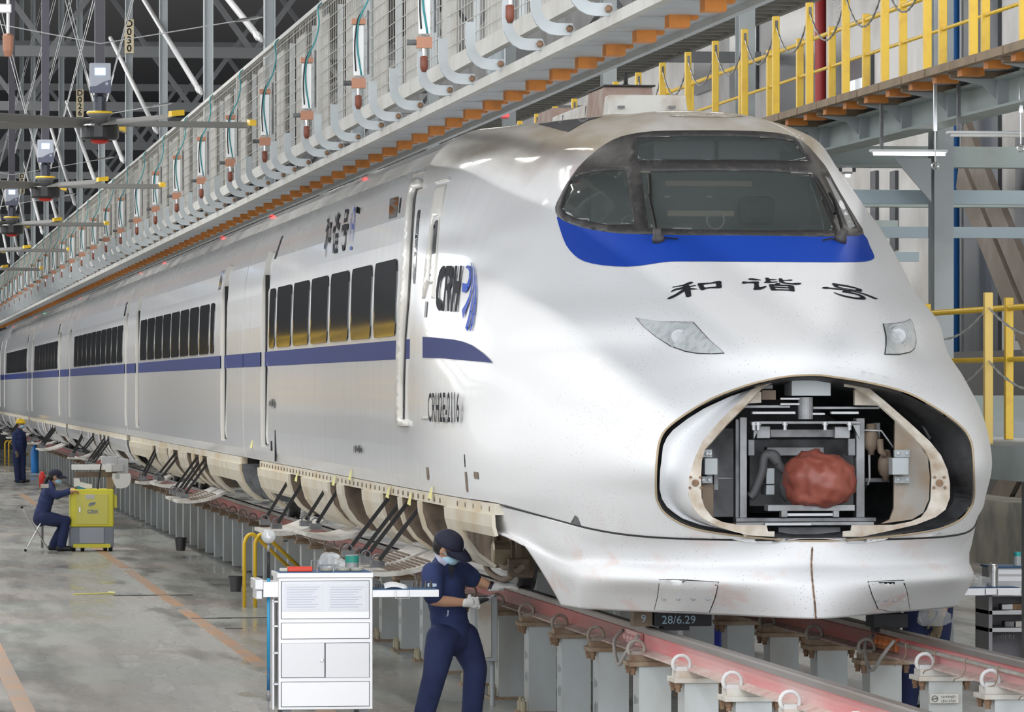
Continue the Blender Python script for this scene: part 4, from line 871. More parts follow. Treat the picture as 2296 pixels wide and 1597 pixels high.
def post(x, detail, cap, clip, label, group):
    t = thing('rail_post', label, 'post', (0, 0, 0), 0, group)
    MB().box(-.105, .105, -.13, .13, .02, ZC - .02).build('column', POSTG, t, local=True)
    MB().box(-.17, .17, -.15, .15, ZC - .02, ZC + .01).build('cap_plate', cap, t, local=True, bevel=.004 if detail else 0)
    MB().box(-.15, .15, -.09, .09, ZC + .01, ZC + .05).build('rail_pad', cap, t, local=True)
    if detail >= 0:
        for sx in (-1, 1):
            if sx > 0 and detail == 0: continue
            pts = [(sx * (.115 + .045 * math.cos(a) * .4), .0 + .05 * math.cos(a), ZC + .085 + .05 * math.sin(a)) for a in np.linspace(-2.4, 2.6, 12 if detail else 8)]
            pts = [(sx * .11 - .055 * math.cos(a), -.04 + .02 * sx * 0, ZC + .09 + .055 * math.sin(a)) for a in np.linspace(-.9, 4.0, 12 if detail else 8)]
            MB().tube(pts, .013, 6).build('spring_clip', clip, t, local=True, smooth=True)
            MB().box(sx * .11 - .035, sx * .11 + .035, -.055, .03, ZC + .05, ZC + .075).build('clip_shoulder', clip, t, local=True)
    if detail > 0:
        for sx in (-1, 1):
            for sy in (-1, 1):
                MB().lathe([(.016, -.055), (.016, -.03), (.022, -.03), (.022, 0)], (sx * .14, sy * .1, ZC - .02), 6).build('cap_bolt', RUST, t, local=True)
                MB().lathe([(.022, .02), (.022, .09), (.012, .095), (.012, .12)], (sx * .14, sy * .1, 0), 6).build('anchor_nut', mat('anchor_tan', (.42, .38, .27), .8), t, local=True)
        MB().box(-.18, .18, -.16, .16, 0, .02).build('base_plate', DUSTY, t, local=True)
        STN = mat('stencil_dark', (.2, .21, .22), .8)
        for k in range(2): marks('stencil_marks', t, frame((-.1055, 0, .44 - .16 * k), (0, 1, 0), (0, 0, -1)), .18, .09, 4, STN, k + 2, True)
    return t
protos = {}
def place_post(x, y, key, detail, cap, clip, label, group):
    if key not in protos: protos[key] = t = post(x, detail, cap, clip, label, group); t.location = (x, y, 0)
    else: dup(protos[key], (x, y, 0))
for k in range(-10, 71):
    y = 7.05 + 1.8 * k
    if y < JL - 1: place_post(-.76, y, 'a', 1, PALE, mat('pale_clip', (.6, .6, .6), .6), 'grey steel post under the faded pink rail, pale cap plate and ring clip', 'posts of the track, pale caps')
    elif y < 22: place_post(-.76, y, 'b', 1, DUSTY, CLIPG, 'grey steel post under the red rail with rusty cap plate, near the worker', 'posts of the track, rusty caps')
    elif y < 60: place_post(-.76, y, 'c', 0, DUSTY, CLIPG, 'grey steel post under the red rail, in the row beside the yellow cart', 'posts of the track, middle row')
    else: place_post(-.76, y, 'd', -1, DUSTY, CLIPG, 'thin grey steel post far down the red rail behind the helmeted worker', 'posts of the track, far row')
for k in range(-9, 8):
    y = 7.05 + 1.8 * k
    if y < JR - .5: place_post(.76, y, 'e', 1, PALE, mat('pale_clip', (.6, .6, .6), .6), 'grey steel post under the far pink rail carrying the clipped pipe', 'far side posts, pale caps')
    else: place_post(.76, y, 'f', 1, DUSTY, CLIPG, 'grey steel post under the far dark red rail below the pilot', 'far side posts, rusty caps')
# rail joints, pipe and junction boxes
def joint(x, y, m, label):
    t = thing('rail_joint', label, 'rail joint', (x, y, ZR - .176))
    MB().box(x - .04, x - .014, y - .3, y + .3, ZR - .14, ZR - .05).build('fishplate', m, t, bevel=.006)
    for k in range(4): MB().lathe([(.022, 0), (.022, .02), (.012, .03)], (x - .04, y - .22 + .147 * k, ZR - .095), 6, (-1, 0, 0)).build('bolt', m, t)
    MB().tube([tuple(p) for p in crom(np.array([(x - .05, y - .34, ZR - .06), (x - .12, y - .3, ZR - .16), (x - .14, y - .1, ZR - .26), (x - .13, y + .12, ZR - .25), (x - .12, y + .28, ZR - .13), (x - .05, y + .36, ZR - .06)]), 5)], .013, 7).build('bond_cable', mat('cable_grey', (.42, .40, .38), .6), t, smooth=True)
joint(-.76, JL, RPINK, 'bolted fishplate and grey cable at the rail joint on the worker side')
joint(.76, JR, mat('joint_orange', (.6, .2, .06), .6, var=(8, .6, (.35, .12, .05))), 'rusty orange fishplate clamp at the joint of the far rail')
t = thing('conduit_pipe', 'pale conduit pipe clipped along the web of the far rail', 'pipe', (.70, -10, ZR - .1))
MB().cyl((.70, JR - .5, ZR - .075), (.70, -20, ZR - .075), .013, 8).build('tube', PALE, t, smooth=True)
for k in range(10):
    y = JR - .8 - .85 * k; MB().tube([(.705, y, ZR - .055), (.684, y, ZR - .06), (.683, y - .02, ZR - .12), (.66, y - .04, ZR - .165), (.62, y - .02, ZR - .178), (.62, y + .03, ZR - .2)], .004, 5).build('wire_clip', mat('wire_brown', (.3, .22, .16), .6), t)
# ------------------------------------------------------------------ left roof-level platform
H0 = CAM.z
PLATE = mat('pale_fence_plate', (.40, .40, .385), .6, var=(3, .5, (.33, .31, .28)))
WIRE = mat('mesh_wire', (.40, .39, .35), .5, metal=.3)
BOARDM = mat('deck_board_grey', (.40, .43, .46), .55, var=(3, .4, (.32, .34, .36)))
EDGE = mat('edge_bar_grey', (.45, .45, .43), .55, var=(3, .5, (.36, .34, .31)))
lp = thing('roof_platform', 'long grey roof level work platform with orange pads beside the train', 'platform', (-1.9, 50, H0 + 1.79))
YA, YB = -9.0, 122.0
MB().box(-2.14, -2.09, YA, YB, H0 + 1.80, H0 + 1.86).build('edge_bar', EDGE, lp)
MB().box(-1.66, -1.62, YA, YB, H0 + 1.80, H0 + 1.93).build('inner_channel', GALV, lp)
MB().box(-2.20, -2.15, YA, YB, H0 + 1.96, H0 + 2.06).build('fence_channel', EDGE, lp)
bd = MB().box(-2.09, -1.66, YA, YA + 1.02, H0 + 1.835, H0 + 1.87).build('deck_board', BOARDM, lp); pad = MB().box(-1.89, -1.785, YA + .9, YA + 1.04, H0 + 1.775, H0 + 1.835).build('orange_pad', ORANGE, lp)
lip = MB().box(-1.785, -1.74, YA + .92, YA + 1.02, H0 + 1.815, H0 + 1.835).build('pad_flange', ORANGE, pad)
for k in range(1, 124):
    rel(bd, 1.05 * k); p2 = rel(pad, 1.05 * k)
    if k < 40: l2 = lip.copy(); COL.objects.link(l2); l2.parent = p2
def jplate(x, y, z):
    R = .085; P = [(x - .10, z + .13), (x - .045, z + .13), (x - .045, z + .0)]
    P += [(x + .04 - .085 * math.cos(a), z - .085 * math.sin(a)) for a in np.linspace(0, math.pi / 2, 6)]
    P += [(x + .12, z - .085), (x + .135, z - .12), (x + .12, z - .15), (x + .04, z - .15)] + [(x + .04 - .14 * math.cos(a), z - .15 * math.sin(a)) for a in np.linspace(math.pi / 2, 0, 6)]
    return [(a, y, b) for a, b in P]
hk = MB().prism(jplate(-2.25, 0, H0 + 2.0), (0, .03, 0)).build('hinge_hook', GALV, lp)
bt = MB().lathe([(.02, 0), (.02, .02), (.011, .03)], (-2.145, 0, H0 + 1.885), 6, (0, -1, 0)).build('pivot_bolt', RUST, hk)
hooky = []
for k in range(-2, 27):
    for dy in (0, 1.7, 3.08): hooky.append(1.12 + 4.25 * k + dy)
for i, y in enumerate(hooky):
    if i == 0: hk.location.y += y; continue
    h2 = hk.copy(); COL.objects.link(h2); h2.location.y += y - hooky[0]; b2 = bt.copy(); COL.objects.link(b2); b2.parent = h2
# fence panels: posts, plates and wire mesh
def fence_panel(y0):
    t = thing('mesh_fence_panel', 'grey wire mesh fence panel with pale upright plates on the roof platform', 'fence', (-2.15, y0, H0 + 2.05), 0, 'mesh panels of the roof platform')
    zb, zt = 0, 1.08
    MB().box(-.02, .02, 0, .06, zb, zt).build('post', EDGE, t, local=True); MB().box(-.02, .02, .06, 8.99, zt - .035, zt).build('top_rail', EDGE, t, local=True)
    for k in range(4): MB().box(.1, .115, .35 + 2.2 * k, .35 + 2.2 * k + .85, zb, zt - .05).build('plate', PLATE, t, local=True)
    for k in range(4): MB().box(.09, .13, 1.75 + 2.2 * k, 1.79 + 2.2 * k, zb, zt - .05).build('upright', GALV, t, local=True)
    mb = MB(); r = .0022
    for k in range(1, 60): y = .15 * k; mb.box(-r, r, y - r, y + r, zb, zt - .03)
    for k in range(1, 11): z = .1 * k; mb.box(-.006 - r, -.006 + r, .05, 8.97, z - r, z + r)
    tag(mb.build('wire_mesh', WIRE, t, local=True), kind='stuff')
    return t
f0 = fence_panel(-7.8)
for k in range(1, 14): dup(f0, (-2.15, -7.8 + 9 * k, H0 + 2.05))
# pneumatic cylinders on the fence
CYLW = mat('cylinder_white', (.78, .79, .80), .3, metal=.2); TEAL = mat('teal_hose', (.03, .26, .28), .4); CLAMP = mat('clamp_copper', (.45, .22, .14), .5, metal=.2); PLUNGE = mat('plunger_rust', (.20, .06, .035), .5)
def cylinder():
    t = thing('air_cylinder', 'white pneumatic cylinder with teal hose and rust red plunger on the mesh fence', 'air cylinder', (-2.31, 0, H0 + 2.05), 0, 'air cylinders along the mesh fence')
    for dx in (-.022, .022): MB().cyl((dx, 0, .18), (dx, 0, .56), .017, 8).build('guide_rod', CYLW, t, local=True, smooth=True)
    MB().box(-.036, .036, -.02, .012, .19, .55).build('barrel', CYLW, t, local=True)
    MB().box(-.05, .05, -.03, .03, .56, .60).build('top_clamp', CLAMP, t, local=True); MB().box(-.05, .05, -.03, .03, .10, .17).build('lower_block', CLAMP, t, local=True)
    MB().cyl((-.05, 0, .135), (-.11, 0, .135), .018, 8).build('side_knob', STEELD, t, local=True)
    MB().cyl((0, 0, .10), (0, 0, .05), .012, 8).build('piston_rod', CHROME, t, local=True)
    MB().lathe([(.008, .05), (.024, .045), (.026, -.02), (.015, -.05)], (0, 0, 0), 10).build('plunger', PLUNGE, t, local=True, smooth=True)
    MB().cyl((.07, .0, .2), (.07, 0, .66), .009, 6).build('rear_rod', STEELD, t, local=True)
    MB().tube([tuple(p) for p in crom(np.array([(.02, -.02, .19), (-.01, -.03, .4), (.0, -.03, .58), (.07, -.02, .74), (.1, 0, .88), (.09, 0, 1.0), (.13, .1, 1.05)]), 5)], .007, 6).build('teal_hose', TEAL, t, local=True, smooth=True)
    MB().tube([tuple(p) for p in crom(np.array([(-.02, -.02, .22), (-.03, -.03, .4), (-.01, -.03, .58), (.03, -.02, .66)]), 4)], .006, 6).build('black_hose', BLACK, t, local=True, smooth=True)
    return t
c0 = cylinder(); c0.location.y = 1.12 - 4.25
for k in range(0, 27): dup(c0, (-2.31, 1.12 + 4.25 * k, H0 + 2.05))
# hanging columns with tie rods and number plates
SIGN = mat('number_plate_cream', (.72, .62, .42), .6)
COLG = mat('column_grey_paint', (.42, .46, .48), .55, var=(2, .4, (.36, .39, .40)))
ROD = mat('tie_rod_grey', (.55, .56, .57), .5)
signs = {4: 'D030', 6: 'D026', 10: 'D018'}
for k in range(-3, 11):
    y = 19.2 + 9 * k; 
    t = thing('hanging_column', ('grey hanging column with cream number plate ' + signs[k - 0 + 1] if (k + 1) in signs else 'grey steel column hanging from the roof behind the mesh fence'), 'column', (-1.84, y, H0 + 1.93), 0, None if (k + 1) in signs else 'plain hanging columns of the roof platform')
    MB().box(-1.895, -1.885, y - .06, y + .06, H0 + 1.93, 13.6).build('flange', COLG, t); MB().box(-1.795, -1.785, y - .06, y + .06, H0 + 1.93, 13.6).build('flange', COLG, t); MB().box(-1.885, -1.795, y - .006, y + .006, H0 + 1.93, 13.6).build('web', COLG, t)
    a = Vector((-1.93, y - .1, H0 + 3.45)); b = Vector((-1.93, y + 13, H0 + 5.65)); d = (b - a).normalized()
    MB().cyl(a + d * .9, b, .035, 8).build('tie_rod', ROD, t, smooth=True); MB().tube([a, a + d * .25, a + d * .3, a + d * .6, a + d * .65, a + d * .95], [.02, .02, .04, .04, .025, .025], 8).build('turnbuckle', ROD, t)
    if (k + 1) in signs:
        zc = {4: H0 + 5.25, 6: H0 + 5.2}.get(k + 1, H0 + 5.2)
        zc = (VPY - {4: 82, 6: 232, 10: 412}[k + 1]) / FPX * ((y - CAM.y) * CS + 3.9 * SN) + H0
        o = MB().box(-1.91, -1.77, y - .085, y - .075, zc - .26, zc + .26).build('number_plate', SIGN, t)
        for i, ch in enumerate(signs[k + 1]): text_mb(ch, .15, frame((-1.84, y - .087, zc + .19 - .127 * i), (1, 0, 0), (0, 0, 1)), bold=.003).build('plate_character', INK, o)
# ------------------------------------------------------------------ ceiling fans
FANB = mat('fan_black', (.02, .02, .023), .35); TUBE = mat('fan_tube_violet', (.05, .045, .065), .4); BLADE = mat('fan_blade_grey', (.17, .17, .165), .5); BOXG = mat('fan_box_grey', (.42, .45, .52), .45); BOXB = mat('fan_box_blue', (.10, .11, .17), .45)
SCRN = mat('fan_screen', (.45, .62, 1.0), .3, emit=1.2)
def fan():
    t = thing('ceiling_fan', 'large ceiling fan with yellow tipped blades and lit control box on dark drop tube', 'fan', (0, 0, 0), 0, 'ceiling fans over the aisle')
    MB().box(-.045, .045, -.045, .045, .3, 8.3).build('drop_tube', TUBE, t, local=True)
    bx = MB().box(-.095, .095, -.14, -.05, .33, .60).build('control_box', BOXG, t, local=True, bevel=.008)
    MB().prism([(-.096, -.143, .33), (.096, -.143, .33), (.096, -.143, .45), (.03, -.143, .43), (-.04, -.143, .39), (-.096, -.143, .385)], (0, .01, 0)).build('box_skirt', BOXB, bx, local=True)
    MB().box(-.05, .045, -.146, -.14, .49, .555).build('screen', SCRN, bx, local=True); MB().box(.045, .07, -.146, -.14, .40, .425).build('button_plate', BOXG, bx, local=True)
    MB().lathe([(.06, .16), (.06, .3), (.045, .33)], (0, 0, 0), 12).build('neck', mat('fan_neck_dark', (.03, .035, .06), .3), t, local=True)
    MB().lathe([(.05, .165), (.10, .16), (.12, .145), (.09, .12), (.08, .05)], (0, 0, 0), 24).build('hub_cone', mat('fan_cap', (.16, .16, .16), .4), t, local=True, smooth=True)
    MB().lathe([(.05, -.09), (.16, -.09), (.175, -.07), (.175, .03), (.15, .05), (.05, .05)], (0, 0, 0), 28).build('motor', FANB, t, local=True)
    MB().lathe([(.0, -.13), (.07, -.12), (.09, -.09)], (0, 0, 0), 20).build('red_hub_cap', mat('fan_red', (.55, .03, .02), .4), t, local=True, smooth=True)
    MB().tube([(.105 * math.cos(q_), .105 * math.sin(q_), .155) for q_ in np.linspace(0, 6.283, 24, endpoint=False)], .016, 6, closed=True).build('yellow_ring', YEL, t, local=True, smooth=True)
    for k in range(5):
        a = math.radians(8 + 72 * k); c, s = math.cos(a), math.sin(a)
        bl = MB().add([(c * r + -s * w_, s * r + c * w_, z) for r in (.16, 1.38) for w_, z in ((-.08, .03), (.08, .085), (.08, .095), (-.08, .04))], [(0, 1, 5, 4), (1, 2, 6, 5), (2, 3, 7, 6), (3, 0, 4, 7), (3, 2, 1, 0), (4, 5, 6, 7)]).build('blade', BLADE, t, local=True)
        MB().add([(c * r + -s * w_, s * r + c * w_, z) for r in (1.38, 1.44) for w_, z in ((-.065, .055), (.065, .07), (.065, .12), (-.065, .105))], [(0, 1, 5, 4), (1, 2, 6, 5), (2, 3, 7, 6), (3, 0, 4, 7), (3, 2, 1, 0), (4, 5, 6, 7)]).build('blade_tip', YEL, bl, local=True)
    for sx, sy in ((-1, -1), (1, -1), (-1, 1), (1, 1)):
        MB().cyl((sx * .06, sy * .06, .26), (sx * .12, sy * .1, .5), .008, 5).build('turnbuckle', CHROME, t, local=True)
        MB().cyl((sx * .12, sy * .1, .5), (sx * 1.6, sy * 1.6, 6.2), .004, 4).build('stay_wire', ROD, t, local=True)
    MB().tube([(-2.2, -.5, 1.15), (0, -.06, .78), (1.25, .3, 1.02)], .005, 4).build('guy_wire', ROD, t, local=True); MB().tube([(1.25, .3, 1.02), (1.3, .31, 1.03), (1.45, .35, 1.06), (1.52, .36, 1.07)], [.008, .018, .018, .008], 6).build('guy_turnbuckle', CHROME, t, local=True)
    return t
f0 = fan(); FZ = H0 + 2.33
for k in range(5):
    loc = (-3.73, 14.9 + 14 * k, FZ)
    if k == 0: f0.location = loc
    else: dup(f0, loc, label=('large ceiling fan with control box beside the D026 number plate' if k == 1 else 'dark ceiling fan far down the aisle past the D026 number plate'))
f0['label'] = 'large ceiling fan with violet tube and lit control box beside the D030 number plate'
# roof structure far down the hall
TR = mat('truss_grey', (.20, .21, .22), .6)
for k, y in enumerate((62, 80, 98, 116, 134, 152)):
    t = thing('roof_truss', 'grey cross truss under the dark roof far behind the fans', 'truss', (0, y, 8.5), 0, 'roof trusses')
    MB().box(-12, 10.9, y - .1, y + .1, 8.6, 8.8).build('bottom_chord', TR, t); MB().box(-12, 10.9, y - .1, y + .1, 11.2, 11.4).build('top_chord', TR, t)
    for i in range(12): MB().bar((-12 + 1.9 * i, y, 8.7 if i % 2 else 11.3), (-12 + 1.9 * (i + 1), y, 11.3 if i % 2 else 8.7), .1, .1).build('web_member', TR, t)
t = thing('insulator', 'brown and white catenary insulator on a pole left of the fans', 'insulator', tuple(onx(18, 130, -4.6)))
q = onx(18, 60, -4.6)
MB().cyl((q.x, q.y, q.z - .06), (q.x, q.y, q.z + .7), .014, 8).build('rod', CYLW, t); MB().lathe([(.03, -.2), (.045, -.15), (.05, -.02), (.03, 0)], (q.x, q.y, q.z - .06), 10).build('brown_cap', CLAMP, t); MB().box(q.x - .25, q.x + .03, q.y - .02, q.y + .02, q.z + .12, q.z + .2).build('arm', CYLW, t, bevel=.01)
# ------------------------------------------------------------------ right roof-level platform and gallery
BEAMG = mat('beam_pale_green', (.40, .47, .46), .55, var=(2, .4, (.34, .38, .36)))
JOIST = mat('joist_brown', (.30, .22, .14), .7, var=(4, .5, (.2, .15, .1)))
rp = thing('roof_platform', 'grey roof level platform with orange pads and yellow chain posts on the wall side', 'platform', (2.5, 18, H0 + 2.1))
ZD = H0 + 2.31
b0 = MB().box(2.0, 3.1, -8.5, -7.66, ZD, ZD + .035).build('deck_board', BOARDM, rp); e0_ = MB().box(1.97, 2.03, -8.5, -7.7, ZD - .01, ZD + .05).build('edge_plate', JOIST, rp); p0_ = MB().box(2.03, 2.2, -7.8, -7.66, ZD - .06, ZD).build('orange_pad', ORANGE, rp)
for k in range(1, 62):
    for o in (b0, e0_, p0_): rel(o, .85 * k)
MB().box(2.48, 2.52, -9, 45, ZD - .25, ZD - .05).build('main_beam_web', BEAMG, rp); MB().box(2.38, 2.62, -9, 45, ZD - .27, ZD - .25).build('main_beam_flange', BEAMG, rp); MB().box(2.38, 2.62, -9, 45, ZD - .06, ZD - .04).build('main_beam_flange', BEAMG, rp)
j0 = MB().box(2.05, 3.1, .3, .38, ZD - .045, ZD - .002).build('joist', JOIST, rp); s0 = MB().box(2.40, 2.48, .3, .31, ZD - .25, ZD - .06).build('stiffener', GALV, rp); k0 = MB().prism([(2.05, .34, ZD - .05), (2.40, .34, ZD - .05), (2.40, .34, ZD - .2), (2.3, .34, ZD - .1)], (0, .02, 0)).build('bracket', GALV, rp)
for k in range(1, 26):
    for o in (j0, s0, k0): rel(o, 1.7 * k)
cp = thing('chain_barrier', 'yellow posts joined by slack chains along the edge of the wall side platform', 'barrier', (2.06, 14, ZD + .035))
def chain(mb, a, b, sag):
    a, b = Vector(a), Vector(b); n = 26; pts = []
    for i in range(n + 1):
        t = i / n; p = a.lerp(b, t); p.z -= sag * 4 * t * (1 - t); pts.append(p)
    return mb.tube(pts, [.011 if i % 2 else .005 for i in range(n + 1)], 6)
CHAIN = mat('chain_steel', (.35, .34, .33), .4, metal=.7)
y0 = 12.5 - 1.56 * 13; pp = MB().box(2.03, 2.09, y0 - .03, y0 + .03, ZD + .035, ZD + .93).build('post', YEL, cp, bevel=.006); mb = MB(); chain(mb, (2.06, y0, ZD + .86), (2.06, y0 + 1.56, ZD + .86), .3); cc = mb.build('chain', CHAIN, cp)
ey = MB().cbox((2.06, y0 - .035, ZD + .86), (.02, .02, .06)).build('chain_eye', STEELD, pp)
for k in range(1, 29):
    p2 = rel(pp, 1.56 * k); e2 = ey.copy(); COL.objects.link(e2); e2.parent = p2
    if k < 28: rel(cc, 1.56 * k)
def guard(name, label, x, z, y0, n, dy, rails, h, group=None):
    t = thing(name, label, 'railing', (x, y0 + n * dy / 2, z), 0, group)
    p = MB().box(x - .032, x + .032, y0 - .032, y0 + .032, z, z + h).build('post', YEL, t, bevel=.005)
    for k in range(1, n): rel(p, dy * k)
    for r, zz in rails: MB().cyl((x, y0, z + zz), (x, y0 + dy * (n - 1), z + zz), r, 8).build('rail', YEL, t, smooth=True)
    return t
guard('guard_rail', 'yellow three bar guard railing behind the chain posts on the upper deck', 2.88, ZD + .035, .1 - 1.56 * 5, 29, 1.56, ((.022, .88), (.016, .57), (.016, .22)), .93)
# upper gallery high on the right
ga = thing('high_gallery', 'grey gallery with close joists high above the yellow railing', 'gallery', (4.8, 25, H0 + 4.5))
MB().box(4.38, 4.44, -2, 110, H0 + 4.5, H0 + 4.72).build('stringer', GALV, ga); MB().box(5.12, 5.18, -2, 110, H0 + 4.5, H0 + 4.64).build('stringer', EDGE, ga)
j = MB().box(4.44, 5.12, 4, 4.1, H0 + 4.52, H0 + 4.63).build('joist', EDGE, ga)
for k in range(1, 120): rel(j, .62 * k)
MB().box(4.4, 5.16, -2, 110, H0 + 4.66, H0 + 4.69).build('gallery_deck', WALLD, ga)
# wall side columns and cross beams
for k, y in enumerate((12.1, 21.8, 31.6, 41.4, 51.2, 61, 71)):
    t = thing('hall_column', 'blue grey steel column standing between the wall side platforms', 'column', (3.45, y, 0), 0, 'steel columns of the wall side')
    for yy in (-.13, .11): MB().box(3.36, 3.53, y + yy, y + yy + .02, 0, 13.6).build('flange', COLG, t)
    MB().box(3.44, 3.46, y - .11, y + .11, 0, 13.6).build('web', COLG, t)
    bm = MB().box(1.9, 7.5, y + 1.6, y + 1.75, H0 + 2.0, H0 + 2.17).build('cross_beam', BEAMG, t); MB().box(1.9, 7.5, y + 1.55, y + 1.8, H0 + 1.98, H0 + 2.0).build('beam_flange', BEAMG, bm)
    MB().box(2.4, 7.5, y + .3, y + .4, H0 + 1.6, H0 + 1.72).build('lower_tie', mat('tie_light_blue', (.40, .50, .56), .5), t)
    MB().prism([(3.0, y - .14, H0 + 1.98), (3.33, y - .14, H0 + 1.98), (3.33, y - .14, H0 + 1.6)], (0, .02, 0)).build('gusset', COLG, t)
# lamps hanging under the platform
LAMPW = mat('lamp_housing', (.75, .77, .78), .4); LIT = mat('lamp_tube_lit', (1, 1, 1), .4, emit=9); OFF = mat('lamp_tube_off', (.8, .8, .78), .3)
for (x0, y0_, x1, y1_), Y, lit, lab in (((1955, 334, 2126, 348), 8.5, True, 'lit fluorescent batten lamp under the wall side platform'), ((2128, 293, 2330, 307), 6.5, False, 'unlit fluorescent batten lamp beside the hanging ring hook'), ((1893, 385, 1912, 396), 14.0, True, 'small lit lamp end showing behind the cab roof')):
    a, b = ony(x0, y0_, Y), ony(x1, y1_, Y); t = thing('batten_lamp', lab, 'lamp', ((a.x + b.x) / 2, Y, b.z))
    MB().box(a.x, b.x, Y, Y + .12, (a.z + b.z) / 2, a.z).build('housing', LAMPW, t, bevel=.006); MB().cyl((a.x + .02, Y + .03, b.z + .012), (b.x - .02, Y + .03, b.z + .012), .016, 10).build('tube', LIT if lit else OFF, t, smooth=True)
    for px in (x0 + 25, x1 - 25): q = ony(px, y0_, Y); MB().box(q.x - .012, q.x + .012, Y + .04, Y + .08, q.z, ZD).build('hanger', STEELD, t)
for px, py, Y in ((2097, 372, 6.3), (2289, 333, 5.0)):
    q = ony(px, py, Y); t = thing('ring_hook', 'steel ring hook hanging from the beam near the batten lamps', 'hook', tuple(q), 0, 'hanging ring hooks')
    MB().tube([(q.x + .025 * math.cos(a), q.y, q.z + .025 * math.sin(a)) for a in np.linspace(0, 6.28, 14, endpoint=False)], .008, 6, closed=True).build('ring', CHROME, t); MB().cyl((q.x, q.y, q.z + .025), (q.x, q.y, q.z + .26), .006, 6).build('rod', CHROME, t); MB().box(q.x - .012, q.x + .012, q.y - .012, q.y + .012, q.z + .26, ZD).build('shackle', CHROME, t)
# lower platform on the wall side
Zl = H0 - .43
lw = thing('door_platform', 'grey door level platform edge with yellow chain posts beside the nose', 'platform', (2.6, 15, Zl - .25))
MB().box(2.0, 2.06, -9, 40, Zl - .22, Zl).build('edge_beam', BEAMG, lw); MB().box(2.0, 3.3, -9, 40, Zl, Zl + .02).build('deck_plate', GALV, lw)
for k in range(-3, 9): MB().box(2.06, 3.3, 4 + 4 * k, 4.12 + 4 * k, Zl - .2, Zl).build('cross_joist', BEAMG, lw)
for k in range(-3, 9): MB().box(3.1, 3.2, 3.5 + 4 * k, 3.6 + 4 * k, 0, Zl).build('leg', COLG, lw)
MB().box(2.9, 10.2, 13.0, 13.15, H0 - .32, H0 - .08).build('cross_beam', BEAMG, lw); MB().box(2.9, 10.2, 11.0, 11.15, H0 - .5, H0 - .3).build('cross_beam', COLG, lw)
YP = mat('yellow_pale', (.84, .60, .17), .5)
cb = thing('chain_barrier', 'pair of yellow posts with two slack chains beside the nose on the lower deck', 'barrier', (2.1, 6, Zl + .02))
for y in (-7.6, -4.6, -1.6, 1.4, 4.4, 7.4, 10.4, 13.4): MB().box(2.07, 2.13, y - .03, y + .03, Zl - .0 + .02, Zl + 1.10).build('post', YP if y == 4.4 else YEL, cb, bevel=.005)
for y in (-7.6, -4.6, -1.6, 1.4, 4.4, 7.4, 10.4):
    for zz in (1.0, .62): mb = MB(); chain(mb, (2.1, y, Zl + zz), (2.1, y + 3, Zl + zz), .22); mb.build('chain', mat('chain_bright', (.6, .6, .6), .35, metal=.7), cb)
guard('guard_rail', 'yellow two bar guard railing on the lower deck beside the nose', 2.95, Zl + .02, -7.6, 17, 3.0, ((.024, 1.02), (.02, .62)), 1.1)
# ------------------------------------------------------------------ wall side details
WX = 10.98
DKW = mat('dark_wall_glass', (.06, .065, .075), .25)
def wrect(name, x0, y0, x1, y1, m, i):
    a, b = onx(x0, y0, WX), onx(x1, y1, WX); return struct(MB().box(WX - .04, WX + .02, min(a.y, b.y), max(a.y, b.y), max(min(a.z, b.z), 0), max(a.z, b.z)).build(name, m))
n = 1
for r in ((1740, -80, 1838, 252), (1872, -80, 1893, 255), (2113, -80, 2243, 1010), (2282, 300, 2400, 760), (1640, -80, 1700, 200), (1560, -60, 1600, 200), (1956, 385, 1968, 1000), (2000, 385, 2012, 560)):
    wrect('window_%d' % n, *r, DKW, n); n += 1
wrect('window_%d' % n, 1896, 140, 1958, 232, DKW, n); wrect('window_%d' % (n + 1), 1902, 185, 1955, 228, mat('bright_pane', (.9, .93, .95), .4, emit=1.2), n)
for px, r, col, lab in ((1840, .10, (.30, .02, .02), 'dark red vertical pipe on the pale wall'), (2141, .08, (.02, .14, .42), 'blue vertical pipe in front of the dark wall window'), (2156, .03, (.35, .36, .37), 'thin grey conduit beside the blue pipe')):
    q = onx(px, 300, WX - .3); t = tag(MB().cyl((q.x, q.y, 0), (q.x, q.y, 13.6), r, 12).build('wall_pipe', mat('pipe_' + lab[:5], col, .5), None, smooth=True), lab, 'pipe')
BRACE = mat('brace_brown_grey', (.20, .165, .135), .7, var=(2, .4, (.26, .22, .19)))
for a, b, lab in (((2160, 345), (2330, 760), 'wide brown diagonal brace crossing the dark wall window'), ((2330, 1010), (2165, 1330), 'dark diagonal brace low on the wall behind the tool cart')):
    p, q = onx(*a, WX - .6), onx(*b, WX - .6); d = (q - p).normalized(); t = thing('diagonal_brace', lab, 'brace', (p.x, (p.y + q.y) / 2, min(p.z, q.z)))
    for k in (-1, 1): o = Vector((0, -d.z, d.y)) * .32 * k; MB().bar(p + o, q + o, .5, .1, up=(1, 0, 0)).build('bar', BRACE, t)
struct(MB().box(9.6, 11, 5, 60, 0, .9).build('trim_20', mat('plinth_beige', (.42, .40, .34), .8, var=(1.5, .6, (.2, .2, .19)))))
struct(MB().box(10.4, 11, 5, 80, .9, 3.0).build('trim_21', mat('wall_base_dark', (.12, .12, .12), .7)))
